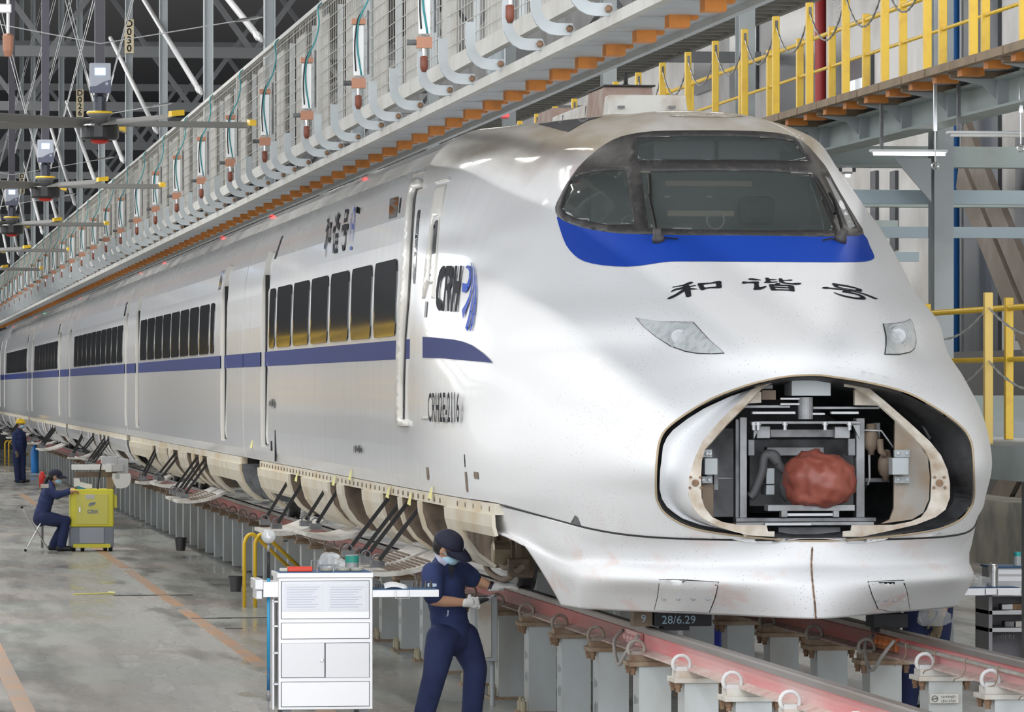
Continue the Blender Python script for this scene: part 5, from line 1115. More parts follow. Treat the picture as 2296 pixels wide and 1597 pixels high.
# neighbouring track platform on the left (seen only as reflection)
guard('guard_rail', 'yellow guard railing on the neighbouring platform across the aisle', -9.6, 3.3, -10, 75, 2.0, ((.05, 1.0), (.05, .66), (.05, .33)), 1.1)
guard('guard_rail', 'lower yellow guard railing on the neighbouring platform across the aisle', -9.6, 1.9, -10, 75, 2.0, ((.05, 1.0), (.05, .66), (.05, .33)), 1.1)
np_ = thing('neighbour_platform', 'grey two level platform of the neighbouring track across the aisle', 'platform', (-10.2, 60, 0))
for z in (3.15, 1.75): MB().box(-10.8, -9.4, -12, 140, z, z + .15).build('deck', GALV, np_)
for k in range(16): MB().box(-10.2, -10.0, -10 + 10 * k, -9.8 + 10 * k, 0, 3.15).build('leg', COLG, np_)
# ------------------------------------------------------------------ people
def bake(mb, name, m, parent, voxel=.014, smooth=6):
    me = bpy.data.meshes.new('tmp'); me.from_pydata([tuple(v) for v in mb.v], [], mb.f); ob = bpy.data.objects.new('tmp', me); COL.objects.link(ob)
    r = ob.modifiers.new('r', 'REMESH'); r.mode = 'VOXEL'; r.voxel_size = voxel
    s = ob.modifiers.new('s', 'SMOOTH'); s.factor = .5; s.iterations = smooth
    dg = bpy.context.evaluated_depsgraph_get(); ev = ob.evaluated_get(dg); m2 = bpy.data.meshes.new_from_object(ev)
    V = [v.co.copy() for v in m2.vertices]; F = [tuple(p.vertices) for p in m2.polygons]
    bpy.data.objects.remove(ob); bpy.data.meshes.remove(me); bpy.data.meshes.remove(m2)
    out = MB().add(V, F); return out.build(name, m, parent, smooth=True)
def cap(mb, P, R, n=14):
    P = [Vector(p) for p in P]; mb.tube(P, R, n)
    for p, r in zip(P, R if hasattr(R, '__len__') else [R] * len(P)): mb.ball(p, r * .99, 14, 8)
    return mb
def ell(mb, c, r, ax=(0, 0, 1), side=None):
    """ellipsoid with radii (rx, ry, rz) oriented so that z -> ax, x -> side"""
    z = Vector(ax).normalized(); x = (Vector(side) - Vector(side).dot(z) * z).normalized() if side else z.orthogonal().normalized(); y = z.cross(x)
    b = MB().ball((0, 0, 0), 1, 18, 12); c = Vector(c)
    return mb.add([c + x * v[0] * r[0] + y * v[1] * r[1] + z * v[2] * r[2] for v in b.v], b.f)
SKIN = mat('skin', (.50, .28, .18), .55); NAVYC = mat('navy_workwear', (.028, .045, .14), .85, var=(9, .4, (.02, .033, .10))); NAVYD = mat('navy_trousers', (.022, .034, .105), .88, var=(8, .4, (.016, .025, .08)))
CAPM = mat('cap_navy', (.018, .02, .045), .8); GLOVE = mat('white_cotton_glove', (.75, .75, .73), .9); DARKG = mat('glove_dark_palm', (.10, .10, .11), .7); MASK = mat('surgical_mask', (.42, .66, .80), .8); HAIR = mat('black_hair', (.015, .013, .012), .5); SHOE = mat('black_shoe', (.015, .015, .017), .5); COLLAR = mat('pale_collar', (.50, .52, .66), .8); SLEEVE = mat('dark_sleeve', (.03, .033, .04), .8)
def hand(wrist, tip, palm_n, m, parent, curl=.5, size=1.0, name='glove', spread=1.0):
    w_, t = Vector(wrist), Vector(tip); d = (t - w_).normalized(); n = Vector(palm_n); n = (n - n.dot(d) * d).normalized(); s = d.cross(n); mb = MB(); k = size
    cap(mb, [w_ - d * .02 * k, w_ + d * .03 * k], [.030 * k, .034 * k])
    ell(mb, w_ + d * .055 * k, (.043 * k, .020 * k, .052 * k), d, s)
    for i, L in enumerate((.070, .082, .078, .062)):
        o = w_ + d * .095 * k + s * (.032 - .0215 * i) * k * spread; a = curl * (1 + .08 * i); p = [o]; ang = a * .5; dd = d
        for j, f in enumerate((.45, .32, .26)):
            dd = (d * math.cos(ang) + n * math.sin(ang)); p.append(p[-1] + dd * L * f * 1.05 * k); ang += a * .9
        cap(mb, p, [.0108 * k, .0102 * k, .0095 * k, .008 * k], 8)
    o = w_ + d * .03 * k + s * .036 * k; cap(mb, [o, o + (d * .55 + s * .6 + n * .5).normalized() * .035 * k, o + (d * .75 + s * .35 + n * .75).normalized() * .068 * k], [.0135 * k, .0125 * k, .0095 * k], 8)
    return bake(mb, name, m, parent, .0045, 3)
def head(mb, c, up, fwd, s=1.0):
    c, up, fwd = Vector(c), Vector(up).normalized(), Vector(fwd); fwd = (fwd - fwd.dot(up) * up).normalized(); sd = fwd.cross(up)
    ell(mb, c + up * .015 * s, (.078 * s, .098 * s, .105 * s), up, sd); ell(mb, c + fwd * .028 * s - up * .065 * s, (.055 * s, .06 * s, .06 * s), up, sd)
    ell(mb, c + fwd * .10 * s - up * .025 * s, (.014 * s, .02 * s, .024 * s), up, sd)
    for k in (-1, 1): ell(mb, c + sd * .078 * s * k - up * .01 * s - fwd * .005 * s, (.012 * s, .02 * s, .032 * s), up, sd)
    return c, up, fwd, sd
def face_parts(parent, c, up, fwd, sd, s=1.0, mask=True):
    for k in (-1, 1):
        o = MB(); ell(o, c + fwd * .085 * s + up * .012 * s + sd * .032 * s * k, (.013 * s, .008 * s, .008 * s), up, sd); o.build('eye', mat('eye_dark', (.02, .015, .012), .3), parent, smooth=True)
        b = MB(); ell(b, c + fwd * .088 * s + up * .036 * s + sd * .032 * s * k, (.02 * s, .006 * s, .005 * s), up, sd); b.build('eyebrow', HAIR, parent, smooth=True)
    if mask:
        o = MB(); ell(o, c + fwd * .042 * s - up * .058 * s, (.064 * s, .072 * s, .056 * s), up, sd); o.build('face_mask', MASK, parent, smooth=True)
        for k in (-1, 1): MB().tube([c + fwd * .06 * s - up * .03 * s + sd * .06 * s * k, c + sd * .086 * s * k - up * .005 * s], .003, 5).build('mask_strap', MASK, parent)
    else:
        o = MB(); ell(o, c + fwd * .088 * s - up * .075 * s, (.024 * s, .008 * s, .008 * s), up, sd); o.build('mouth', mat('lips', (.35, .13, .1), .5), parent, smooth=True)
def baseball_cap(parent, c, up, fwd, sd, s=1.0, m=None):
    mb = MB(); rows = []
    for i in range(9):
        a = math.radians(90 * i / 8); r = math.cos(a) ** .75 if i < 8 else .02; h = math.sin(a)
        rows.append([tuple(c + up * (.028 * s + .098 * s * h) + sd * .098 * s * r * math.cos(b) + fwd * (.112 * s * r * math.sin(b) - .004 * s)) for b in np.linspace(0, 2 * math.pi, 24, endpoint=False)])
    o = mb.grid(rows, closed=True).build('cap', m or CAPM, parent, smooth=True, solid=.006)
    br = MB(); rows = []
    for i in range(5):
        t = i / 4; rows.append([tuple(c + up * (.035 * s - .035 * s * t * t - .012 * s * abs(math.cos(b)) ** 2) + sd * .098 * s * math.cos(b) * (1 - .12 * t) + fwd * (.112 * s * math.sin(b) * (1 + .0 * t) + .085 * s * t * math.sin(b) ** .5)) for b in np.linspace(.12, math.pi - .12, 14)])
    br.grid(rows).build('cap_brim', m or CAPM, o, smooth=True, solid=.006); return o
def person(label, base, J, fwd, pose, s=1.0, gloves=True, sleeves='short', hat='cap', group=None, glove_m=None, mask=True):
    """J: joint dict in world space"""
    root = thing('person', label, 'person', base, 0, group)
    up = (J['head'] - J['neck']).normalized() if 'hup' not in J else J['hup']; hf = J.get('hfwd', Vector(fwd)); V = Vector(fwd).normalized()
    sk = MB(); c, hu, hfw, hs = head(sk, J['head'], up, hf, s)
    cap(sk, [J['neck'] - (J['neck'] - J['pelvis']).normalized() * .04, J['head'] - hu * .04 * s], [.058 * s, .052 * s])
    side = (J['sr'] - J['sl']).normalized(); tors = (J['neck'] - J['pelvis']); ctr = J['pelvis'] + tors * .55
    cap(sk, [J['pelvis'], ctr, J['neck'] - tors * .12], [.10 * s, .11 * s, .10 * s])
    for a in 'lr':
        S_, E_, W_ = J['s' + a], J['e' + a], J['w' + a]; cap(sk, [J['neck'] - tors * .1, S_], [.07 * s, .05 * s]); cap(sk, [S_, E_], [.05 * s, .042 * s]); cap(sk, [E_, E_.lerp(W_, .35), W_], [.041 * s, .043 * s, .029 * s])
        H_, K_, A_2 = J['h' + a], J['k' + a], J['a' + a]; cap(sk, [J['pelvis'], H_], [.10 * s, .085 * s]); cap(sk, [H_, K_], [.08 * s, .055 * s]); cap(sk, [K_, A_2], [.052 * s, .036 * s])
    body = bake(sk, 'body', SKIN, root, .013)
    # shirt
    sh = MB(); fr_ = side.cross(tors.normalized())
    for t, wx, wy in ((.0, .165, .125), (.12, .17, .13), (.3, .165, .125), (.5, .175, .125), (.7, .19, .125), (.86, .175, .105), (.95, .11, .08)):
        ell(sh, J['pelvis'] + tors * t + fr_ * 0, (wx * s, wy * s, .12 * s), tors, side)
    for a in 'lr':
        S_, E_ = J['s' + a], J['e' + a]; d = E_ - S_
        cap(sh, [J['neck'] - tors * .14, S_], [.09 * s, .078 * s])
        if sleeves == 'short': cap(sh, [S_, S_ + d * .45, S_ + d * .82], [.078 * s, .077 * s, .074 * s])
        else: cap(sh, [S_, E_], [.074 * s, .064 * s]); cap(sh, [E_, E_.lerp(J['w' + a], .92)], [.062 * s, .05 * s])
    bake(sh, 'shirt', NAVYC, root, .016, 8)
    tr = MB(); ell(tr, J['pelvis'] - tors.normalized() * .02, (.165 * s, .125 * s, .13 * s), tors, side)
    for a in 'lr':
        H_, K_, A_2 = J['h' + a], J['k' + a], J['a' + a]
        cap(tr, [J['pelvis'].lerp(H_, .7), H_, H_.lerp(K_, .5), K_, K_.lerp(A_2, .55), A_2], [.12 * s, .115 * s, .105 * s, .088 * s, .08 * s, .075 * s])
    bake(tr, 'trousers', NAVYD, root, .016, 8)
    for a in 'lr':
        A_2 = J['a' + a]; f = J.get('foot' + a, V); f = Vector((f.x, f.y, 0)).normalized(); z = max(A_2.z, .1)
        so = MB(); b0_ = Vector((A_2.x, A_2.y, base[2])); cap(so, [b0_ + Vector((0, 0, .05)) - f * .05 * s, b0_ + Vector((0, 0, .045)) + f * .14 * s], [.046 * s, .04 * s]); cap(so, [b0_ + Vector((0, 0, .05)), Vector((A_2.x, A_2.y, z + .02))], [.045 * s, .045 * s])
        so.v = [(v[0], v[1], max(v[2], base[2] + .004)) for v in so.v]; bake(so, 'shoe', SHOE, root, .012, 2)
        hd = J.get('t' + a, J['w' + a] + (J['w' + a] - J['e' + a]).normalized() * .1)
        hand(J['w' + a], hd, J.get('n' + a, Vector((0, 0, -1))), (glove_m or GLOVE) if gloves else SKIN, root, J.get('c' + a, .5), s, 'glove' if gloves else 'hand', J.get('sp' + a, 1.0))
    face_parts(root, c, hu, hfw, hs, s, mask)
    if hat == 'cap': baseball_cap(root, c, hu, hfw, hs, s)
    else:
        rows = []
        for i in range(9):
            a = math.radians(90 * i / 8); r = math.cos(a) ** .7 if i < 8 else .02
            rows.append([tuple(c + hu * (.02 * s + .125 * s * math.sin(a)) + hs * .115 * s * r * math.cos(b) + hfw * .135 * s * r * math.sin(b)) for b in np.linspace(0, 2 * math.pi, 20, endpoint=False)])
        hm = MB().grid(rows, closed=True).build('helmet', mat('helmet_yellow', (.85, .55, .02), .3), root, smooth=True, solid=.006)
        MB().tube([tuple(c + hu * .02 * s + hs * .12 * s * math.cos(b) + hfw * (.14 * s * math.sin(b) + .015 * s)) for b in np.linspace(0, 2 * math.pi, 20, endpoint=False)], .008 * s, 6, closed=True).build('helmet_brim', mat('helmet_yellow', (0, 0, 0)), hm)
    hb = MB(); ell(hb, c - hfw * .03 * s + hu * .005 * s, (.083 * s, .083 * s, .085 * s), hu, hs); hb.build('hair', HAIR, root, smooth=True)
    return root, (c, hu, hfw, hs)
Yw = 4.5
def Jw(px, py, dy=0): return ony(px, py, Yw + dy)
J = dict(head=Jw(1003, 1228, -.02), neck=Jw(992, 1272, .02), pelvis=Jw(1012, 1425, .05), sl=Jw(968, 1284, -.14), sr=Jw(1034, 1280, .16), el=Jw(972, 1347, -.2), wl=Jw(1046, 1352, -.16), er=Jw(1062, 1300, .22), wr=Jw(1106, 1317, .2),
         hl=Jw(990, 1432, -.06), hr=Jw(1040, 1430, .12), kl=Jw(975, 1512, -.14), kr=Jw(1066, 1500, .12), al=Jw(944, 1628, -.02), ar=Jw(1056, 1622, .2),
         tl=Jw(1086, 1350, -.1), tr=Jw(1150, 1312, .2), nl=Vector((.1, .9, -.3)), nr=Vector((.3, .2, -1)), cl=1.15, cr=.25, spr=1.15)
J['hup'] = Vector((.34, -.42, .84)).normalized(); J['hfwd'] = Vector((.80, -.30, -.55)); J['footl'] = Vector((.4, -.9, 0)); J['footr'] = Vector((.9, -.4, 0))
fw = Vector((.75, -.65, 0)); base = (J['pelvis'].x, Yw, 0)
wk, (c, hu, hf, hs) = person('worker in navy workwear, dark cap and white gloves bending over the rail with pliers', base, J, fw, None)
# collar, black undershirt, sleeve emblem, wristband, pocket tab
COLP = [(975,1228),(984,1240),(996,1258),(1004,1265),(994,1270),(985,1262),(977,1248)]
shirt_ = [ch for ch in wk.children if ch.name.startswith('shirt')][0]
bodyV = BVHTree.FromPolygons([Vector(v.co) + Vector(base) for v in shirt_.data.vertices], [tuple(p.vertices) for p in shirt_.data.polygons])
for nm, P, m in (('collar', [(974,1226),(982,1234),(1005,1262),(995,1271),(984,1264),(976,1246)], COLLAR), ('undershirt', [(1003,1252),(1014,1252),(1017,1275),(1010,1300),(1004,1280)], SLEEVE), ('sleeve_emblem', [(957,1311),(962,1308),(978,1310),(978,1316),(964,1317),(958,1315)], mat('emblem_pale', (.5, .6, .75), .8)), ('pocket_tab', [(1002,1368),(1006,1368),(1005,1380),(1000,1384),(1003,1376)], mat('emblem_pale', (0, 0, 0)))):
    decal(nm, [P], m, wk, step=4, off=.008, bvh=bodyV)
W = J['wr']; d = (J['wr'] - J['er']).normalized(); MB().lathe([(.036, -.012), (.036, .012)], W - d * .02, 14, d).build('wristband', mat('wristband_black', (.03, .015, .03), .5), wk)
o = wk.children[[ch.name.split('.')[0] for ch in wk.children].index('cap')]
fcap = c + hf * .117 + hu * .065; M = frame(fcap, -hs, (hu - hf * .45)); marks('cap_lettering', o, M, .075, .02, 8, mat('white_thread', (.75, .75, .78), .8), 4)
pl = thing('pliers', 'dark steel pliers held in the white glove of the bending worker', 'pliers', tuple(Jw(1090, 1352, -.1)))
a, b = Jw(1075, 1352, -.12), Jw(1096, 1343, -.1)
MB().tube([a, b], .011, 8).build('grip', BLACK, pl); MB().tube([Jw(1072, 1346, -.1), b], .011, 8).build('grip', BLACK, pl); MB().lathe([(.022, -.01), (.022, .01)], b, 10, (0, 1, 0)).build('pivot', STEELD, pl); MB().tube([b, Jw(1110, 1333, -.1)], [.016, .004], 8).build('jaw', STEEL, pl)
# seated worker
Ys = 44.4
def Js(px, py, dy=0): return ony(px, py, Ys + dy)
J = dict(head=Js(124, 1070), neck=Js(113, 1090), pelvis=Js(92, 1160), sl=Js(110, 1100, -.16), sr=Js(106, 1099, .17), el=Js(126, 1110, -.2), wl=Js(155, 1104, -.15), er=Js(128, 1112, .2), wr=Js(158, 1100, .2), hl=Js(98, 1162, -.1), hr=Js(98, 1162, .1), kl=Js(148, 1168, -.12), kr=Js(146, 1172, .12), al=Js(138, 1222, -.12), ar=Js(120, 1222, .14), cl=.6, cr=.6)
J['hfwd'] = Vector((1, -.15, -.25)); J['hup'] = Vector((.12, 0, 1)); J['footl'] = J['footr'] = Vector((1, -.1, 0))
sw, (c, hu, hf, hs) = person('seated worker in navy workwear with ponytail working at the yellow cart', (J['pelvis'].x, Ys, 0), J, Vector((1, 0, 0)), None, .96, gloves=False, sleeves='long')
MB().tube([c - hf * .09 + hu * .02, c - hf * .13 - hu * .06, c - hf * .16 - hu * .2, c - hf * .15 - hu * .34], [.02, .03, .028, .01], 8).build('ponytail', HAIR, sw, smooth=True)
q = Js(100, 1090, -.24); MB().box(q.x - .06, q.x + .06, q.y - .01, q.y, q.z - .03, q.z + .03).build('shoulder_patch', PALE, sw)
st = thing('folding_stool', 'folding stool with crossed chrome legs under the seated worker', 'stool', (Js(80, 1237).x, Ys, 0))
for dy in (-.14, .14):
    MB().tube([Js(48, 1138, dy), Js(108, 1232, dy)], .011, 8).build('leg', CHROME, st); MB().tube([Js(92, 1172, dy), Js(57, 1236, dy)], .011, 8).build('leg', CHROME, st)
    for px, py in ((49, 1138), (57, 1234)): q = Js(px, py, dy); MB().ball(q, .022, 8, 6).build('rubber_foot', BLACK, st)
a, b = Js(80, 1170), Js(110, 1170); MB().box(a.x, b.x, Ys - .15, Ys + .15, a.z - .015, a.z + .0).build('seat', mat('stool_canvas', (.04, .045, .07), .8), st)
# helmeted worker far down the aisle
Yh = 97.5
def Jh(px, py, dy=0): return ony(px, py, Yh + dy)
J = dict(head=Jh(46, 951), neck=Jh(43, 966), pelvis=Jh(42, 1018), sl=Jh(33, 974, -.1), sr=Jh(52, 974, .1), el=Jh(31, 996, -.1), wl=Jh(36, 1012, -.2), er=Jh(55, 998, .12), wr=Jh(54, 1016, .1), hl=Jh(37, 1020, -.04), hr=Jh(49, 1020, .04), kl=Jh(38, 1048, -.04), kr=Jh(50, 1048, .04), al=Jh(40, 1078, -.04), ar=Jh(52, 1078, .04))
J['hfwd'] = Vector((.85, -.5, -.1)); J['hup'] = Vector((0, 0, 1)); J['footl'] = J['footr'] = Vector((1, -.3, 0))
person('standing worker in navy workwear with yellow helmet and face mask', (J['pelvis'].x, Yh, 0), J, Vector((.85, -.5, 0)), None, 1.0, True, 'long', 'helmet', None, mat('brown_glove', (.25, .2, .13), .9))
# worker behind the nose on the wall side
Yr = 6.4
def Jr(px, py, dy=0): return ony(px, py, Yr + dy)
J = dict(head=Jr(2090, 1100), neck=Jr(2085, 1165), pelvis=Jr(2080, 1345), sl=Jr(2045, 1185), sr=Jr(2128, 1190), el=Jr(2040, 1270, -.1), wl=Jr(2075, 1340, -.2), er=Jr(2142, 1290), wr=Jr(2106, 1392, -.14), hl=Jr(2060, 1355), hr=Jr(2105, 1355), kl=Jr(2048, 1470), kr=Jr(2100, 1470, .1), al=Jr(2035, 1580), ar=Jr(2085, 1580, .15), tr=Jr(2098, 1425, -.14), nr=Vector((-.5, -.6, -.2)), cr=.9)
J['footl'] = J['footr'] = Vector((-.6, -.6, 0)); J['hfwd'] = Vector((-.6, -.6, -.3)); J['hup'] = Vector((0, 0, 1))
person('worker half hidden behind the pilot, holding a clear plastic bag', (J['pelvis'].x, Yr, 0), J, Vector((-.6, -.7, 0)), None, 1.0, True, 'short', 'cap', None, mat('dirty_glove', (.28, .22, .14), .9))
PLAS = mat('clear_plastic', (.8, .82, .84), .2, alpha=.3)
def crumple(name, label, cat, c, r, sc, m, seed=1):
    rnd = random.Random(seed); ph = [rnd.uniform(0, 6) for _ in range(6)]; rows = []
    for i in range(11):
        a = math.pi * i / 10 - math.pi / 2; rw = []
        for k in range(20):
            b = 2 * math.pi * k / 20; f = 1 + .16 * math.sin(3 * b + ph[0] + 2 * a) + .12 * math.sin(5 * b + ph[1] - 3 * a) + .1 * rnd.uniform(-1, 1)
            rw.append((c[0] + r * sc[0] * f * math.cos(a) * math.cos(b), c[1] + r * sc[1] * f * math.cos(a) * math.sin(b), max(c[2] + r * sc[2] * f * math.sin(a), c[2] - r * sc[2] * .75)))
        rows.append(rw)
    o = MB().grid(rows, closed=True).build(name, m); return tag(o, label, cat)
crumple('plastic_bag', 'clear plastic bag held by the worker behind the pilot', 'bag', Jr(2092, 1386, -.3), .13, (.95, .4, .62), PLAS, 4)
# ------------------------------------------------------------------ white tool cart
INOX = mat('cart_white_steel', (.80, .80, .82), .32, metal=.25); INOXG = mat('cart_grey_steel', (.66, .66, .68), .35, metal=.35); MATB = mat('blue_mat', (.03, .10, .22), .6)
Yc = 3.75
def Pc(px, py, dy=0): return ony(px, py, Yc + dy)
Sx = Pc(625, 1590).x, Pc(836, 1590).x; ct = thing('tool_cart', 'white steel tool cart with document window, drawers, lock and open side trays', 'cart', (sum(Sx) / 2, Yc + .25, 0))
zz = lambda py, dy=0: Pc(700, py, dy).z
DP = .48
zb = max(zz(1592), .12)
MB().box(Sx[0], Sx[1], Yc + .012, Yc + DP, zb, zz(1296)).build('carcass', INOX, ct, bevel=.004)
MB().box(Sx[0] - .012, Sx[1] + .004, Yc - .005, Yc + DP + .01, zz(1296), zz(1285)).build('top_tray', INOX, ct, bevel=.004)
MB().box(Sx[0] + .01, Sx[1] - .01, Yc + .01, Yc + DP - .01, zz(1285), zz(1285) + .006).build('blue_top_mat', MATB, ct)
def panel(name, x0, y0, x1, y1, m, dy=0, th=.014, par=None):
    a, b = Pc(x0, y1, dy), Pc(x1, y0, dy); return MB().box(a.x, b.x, Yc + dy, Yc + dy + th, a.z, b.z).build(name, m, par or ct, bevel=.002)
panel('panel_gap', 630, 1302, 829, 1389, INK, .008, .006); up_ = panel('document_door', 631.5, 1303, 828, 1388, INOX)
dw = panel('document_window', 632, 1304, 827, 1372, mat('acrylic_haze', (.72, .74, .80), .15, coat=.6), -.004, .006, up_)
for x0, x1 in ((638, 724), (735, 822)):
    d0 = panel('document_sheet', x0, 1309, x1, 1368, mat('paper_bluewhite', (.78, .79, .85), .8), -.006, .002, up_)
    for k in range(9): q0, q1 = Pc(x0 + 5, 1316 + k * 5.6), Pc(x1 - 5 - (k * 7 % 22), 1317 + k * 5.6); MB().box(q0.x, q1.x, Yc - .0075, Yc - .006, q1.z, q0.z).build('print_line', mat('print_grey', (.52, .55, .66), .8), d0)
panel('panel_gap', 630, 1396, 829, 1434, INK, .008, .006); panel('drawer_front', 631.5, 1397, 828, 1433, INOX)
panel('panel_gap', 630, 1441, 829, 1521, INK, .008, .006); dl = panel('cabinet_door', 631.5, 1442, 728, 1520, INOXG); panel('cabinet_door', 730, 1442, 828, 1520, INOXG)
panel('panel_gap', 630, 1528, 829, 1586, INK, .008, .006); panel('drawer_front', 631.5, 1529, 828, 1585, INOX)
q = Pc(722, 1481, -.002); MB().lathe([(.013, 0), (.013, .008), (.009, .01), (.004, .01), (.003, .004)], q, 14, (0, -1, 0)).build('lock', CHROME, dl)
for x in (Sx[0] + .06, Sx[1] - .06):
    for y in (Yc + .06, Yc + DP - .06): w_ = MB().lathe([(.05, -.018), (.055, -.01), (.055, .01), (.05, .018)], (x, y, .056), 16, (1, 0, 0)).build('caster', BLACK, ct); MB().box(x - .03, x + .03, y - .03, y + .03, .09, zb).build('caster_fork', STEELD, w_)
for px in (697, 712): pass
a, b = Pc(711, 1285, .05), Pc(748, 1285, .05); MB().tube([(a.x, a.y, a.z), (a.x, a.y, a.z + .055), (b.x, b.y, b.z + .055), (b.x, b.y, b.z)], .006, 8).build('handle', CHROME, ct); a, b = Pc(698, 1278, .4), Pc(726, 1278, .4); MB().tube([(a.x, a.y, zz(1285)), (a.x, a.y, zz(1285) + .07), (b.x, b.y, zz(1285) + .07)], .006, 8).build('handle', CHROME, ct)
# left drawer pulled out sideways and right tray
l0, l1 = Pc(572, 1340), Pc(625, 1306); dr = MB().box(l0.x + .06, l1.x, Yc + .04, Yc + .4, l0.z + .0, l1.z).build('side_drawer', INOX, ct); MB().box(l0.x, l0.x + .06, Yc + .02, Yc + .42, l0.z + .05, l1.z + .02).build('drawer_front', INOXG, dr, bevel=.006); MB().box(l0.x + .01, l0.x + .055, Yc + .05, Yc + .35, l0.z - .015, l0.z + .05).build('drawer_pull', INOXG, dr, bevel=.006)
t0, t1 = Pc(836, 1340), Pc(985, 1323); ty = MB().box(t0.x, t1.x, Yc + .02, Yc + .42, t0.z, t1.z).build('pullout_tray', INOX, ct, bevel=.002); MB().box(t0.x, t1.x - .01, Yc + .03, Yc + .41, t1.z, t1.z + .006).build('tray_mat', MATB, ty)
a, b = Pc(887, 1342), Pc(917, 1325); MB().tube([(a.x, Yc - .005, b.z), (a.x, Yc - .02, a.z), (b.x, Yc - .02, a.z), (b.x, Yc - .005, b.z)], .005, 6).build('tray_handle', CHROME, ty)
for y in (1345, 1400, 1460, 1530): 
    a = Pc(612, y + 6, .1); MB().box(a.x, Sx[0], Yc + .06, Yc + .42, a.z, a.z + .012).build('side_shelf', INOXG, ct)
a = Pc(611, 1590, .1); MB().box(a.x - .004, a.x + .008, Yc + .06, Yc + .42, zb, zz(1345)).build('side_panel', INOXG, ct)
tz = zz(1285) + .006
def onTop(px, dy): return Pc(px, 1285, dy).x, Yc + dy
x, y = onTop(672, .12); t = thing('red_box', 'flat red plastic case lying on top of the white tool cart', 'box', (x, y, tz)); MB().box(x - .085, x + .085, y - .05, y + .05, tz, tz + .034).build('case', mat('red_plastic', (.72, .05, .02), .35), t, bevel=.006); MB().box(x - .14, x - .085, y - .04, y + .02, tz, tz + .025).build('white_end', PALE, t, bevel=.008)
crumple('plastic_bag', 'crumpled clear plastic bag on top of the white tool cart', 'bag', (onTop(742, .3)[0], Yc + .3, tz + .05), .085, (1.1, .8, .75), PLAS, 9)
x, y = onTop(789, .28); t = thing('spray_can', 'silver can with green label on top of the white tool cart', 'can', (x, y, tz)); MB().lathe([(.045, 0), (.048, .005), (.048, .1), (.04, .108)], (x, y, tz), 20).build('can', STEEL, t, smooth=False); MB().lathe([(.0485, .055), (.0485, .102)], (x, y, tz), 20).build('green_label', mat('green_label', (.02, .26, .20), .5), t)
for i, px in enumerate((733, 770, 800)): x, y = onTop(px, .15); t = tag(MB().lathe([(.035, 0), (.045, .004), (.05, .022), (.046, .022), (.04, .008)], (x, y, tz), 16).build('parts_dish', mat('dish_tan', (.50, .48, .40), .6), None), 'shallow tan parts dish on the blue mat of the white tool cart', 'dish', 'parts dishes on the tool cart')
ttz = t1.z + .006
x0 = Pc(885, 1320, .2).x; t = thing('paper_sheets', 'folded white paper sheets on the pull out tray of the tool cart', 'paper', (x0, Yc + .2, ttz)); rows = [[(x0 - .08 + .16 * u, Yc + .1 + .2 * v, ttz + .002 + .03 * math.sin(3 * v) + .012 * math.sin(4 * u)) for u in np.linspace(0, 1, 8)] for v in np.linspace(0, 1, 6)]; MB().grid(rows).build('sheet', mat('paper_white', (.82, .83, .85), .8), t, smooth=True, solid=.003)
for i, px in enumerate((845, 852, 862, 925, 935, 945, 955, 966)):
    q = Pc(px, 1320, .15 + .03 * (i % 3)); tag(MB().lathe([(.011, 0), (.011, .03), (.007, .032), (.007, .05)], (q.x, q.y, ttz), 8).build('socket_bit', STEELD, None), 'small dark steel socket standing on the pull out tray mat', 'socket', 'sockets on the tray')
# lamp pole on the cart side
lp_ = thing('lamp_pole', 'blue and black pole with clear wrapped lamp head beside the white cart', 'lamp', (Pc(603, 1560, .1).x, Yc + .1, Pc(603, 1572, .1).z))
P_ = lambda py: Pc(602, py, .1)
for nm, a, b, r, m in (('foot_sleeve', 1572, 1548, .014, STEEL), ('blue_shaft', 1548, 1497, .0115, mat('pole_deep_blue', (.02, .12, .25), .35)), ('blue_shaft', 1497, 1297, .0115, mat('pole_blue', (.03, .30, .55), .3)), ('black_shaft', 1297, 1238, .011, BLACK), ('collar', 1238, 1222, .009, STEEL)): MB().cyl(P_(a), P_(b), r, 10).build(nm, m, lp_, smooth=True)
MB().cyl(P_(1572), Vector((P_(1572).x, P_(1572).y, .0)), .006, 6).build('spike', STEEL, lp_)
MB().ball(P_(1203), .05, 14, 10).build('wrapped_head', mat('wrap_plastic', (.75, .78, .8), .2, alpha=.5), lp_, smooth=True); MB().ball(P_(1206), .03, 10, 8).build('bulb', CHROME, lp_, smooth=True)
# ------------------------------------------------------------------ yellow cart with inspection arm
Yy = 44.3
def Py(px, py, dy=0): return ony(px, py, Yy + dy)
CY = mat('cart_lemon_yellow', (.80, .74, .06), .4); CYF = mat('cart_door_yellow', (.74, .70, .15), .45); CG = mat('cart_slate', (.24, .27, .33), .45); CGL = mat('cart_slate_light', (.38, .41, .48), .45)
yc = thing('yellow_cart', 'yellow and grey equipment cart with round emblem and lettering, beside the seated worker', 'cart', (Py(206, 1237).x, Yy + .3, 0))
def pan(name, x0, y0, x1, y1, m, dy=0, th=.02, par=None, bev=.004): a, b = Py(x0, y1, dy), Py(x1, y0, dy); return MB().box(a.x, b.x, Yy + dy, Yy + dy + th, a.z, b.z).build(name, m, par or yc, bevel=bev)
pan('cabinet', 158, 1097, 255, 1182, CY, .02, .55, bev=.02); dd = pan('door', 171, 1108, 242, 1176, CYF, .005); pan('handle', 177, 1137, 181, 1149, CHROME, -.005, .015, dd); pan('label_card', 192, 1109, 212, 1120, PALE, .0, .006, dd)
pan('lower_body', 156, 1182, 255, 1228, CG, .03, .54, bev=.015); pan('lower_panel', 178, 1183, 233, 1219, CGL, .01); pan('bumper', 164, 1220, 248, 1229, CY, .0, .04)
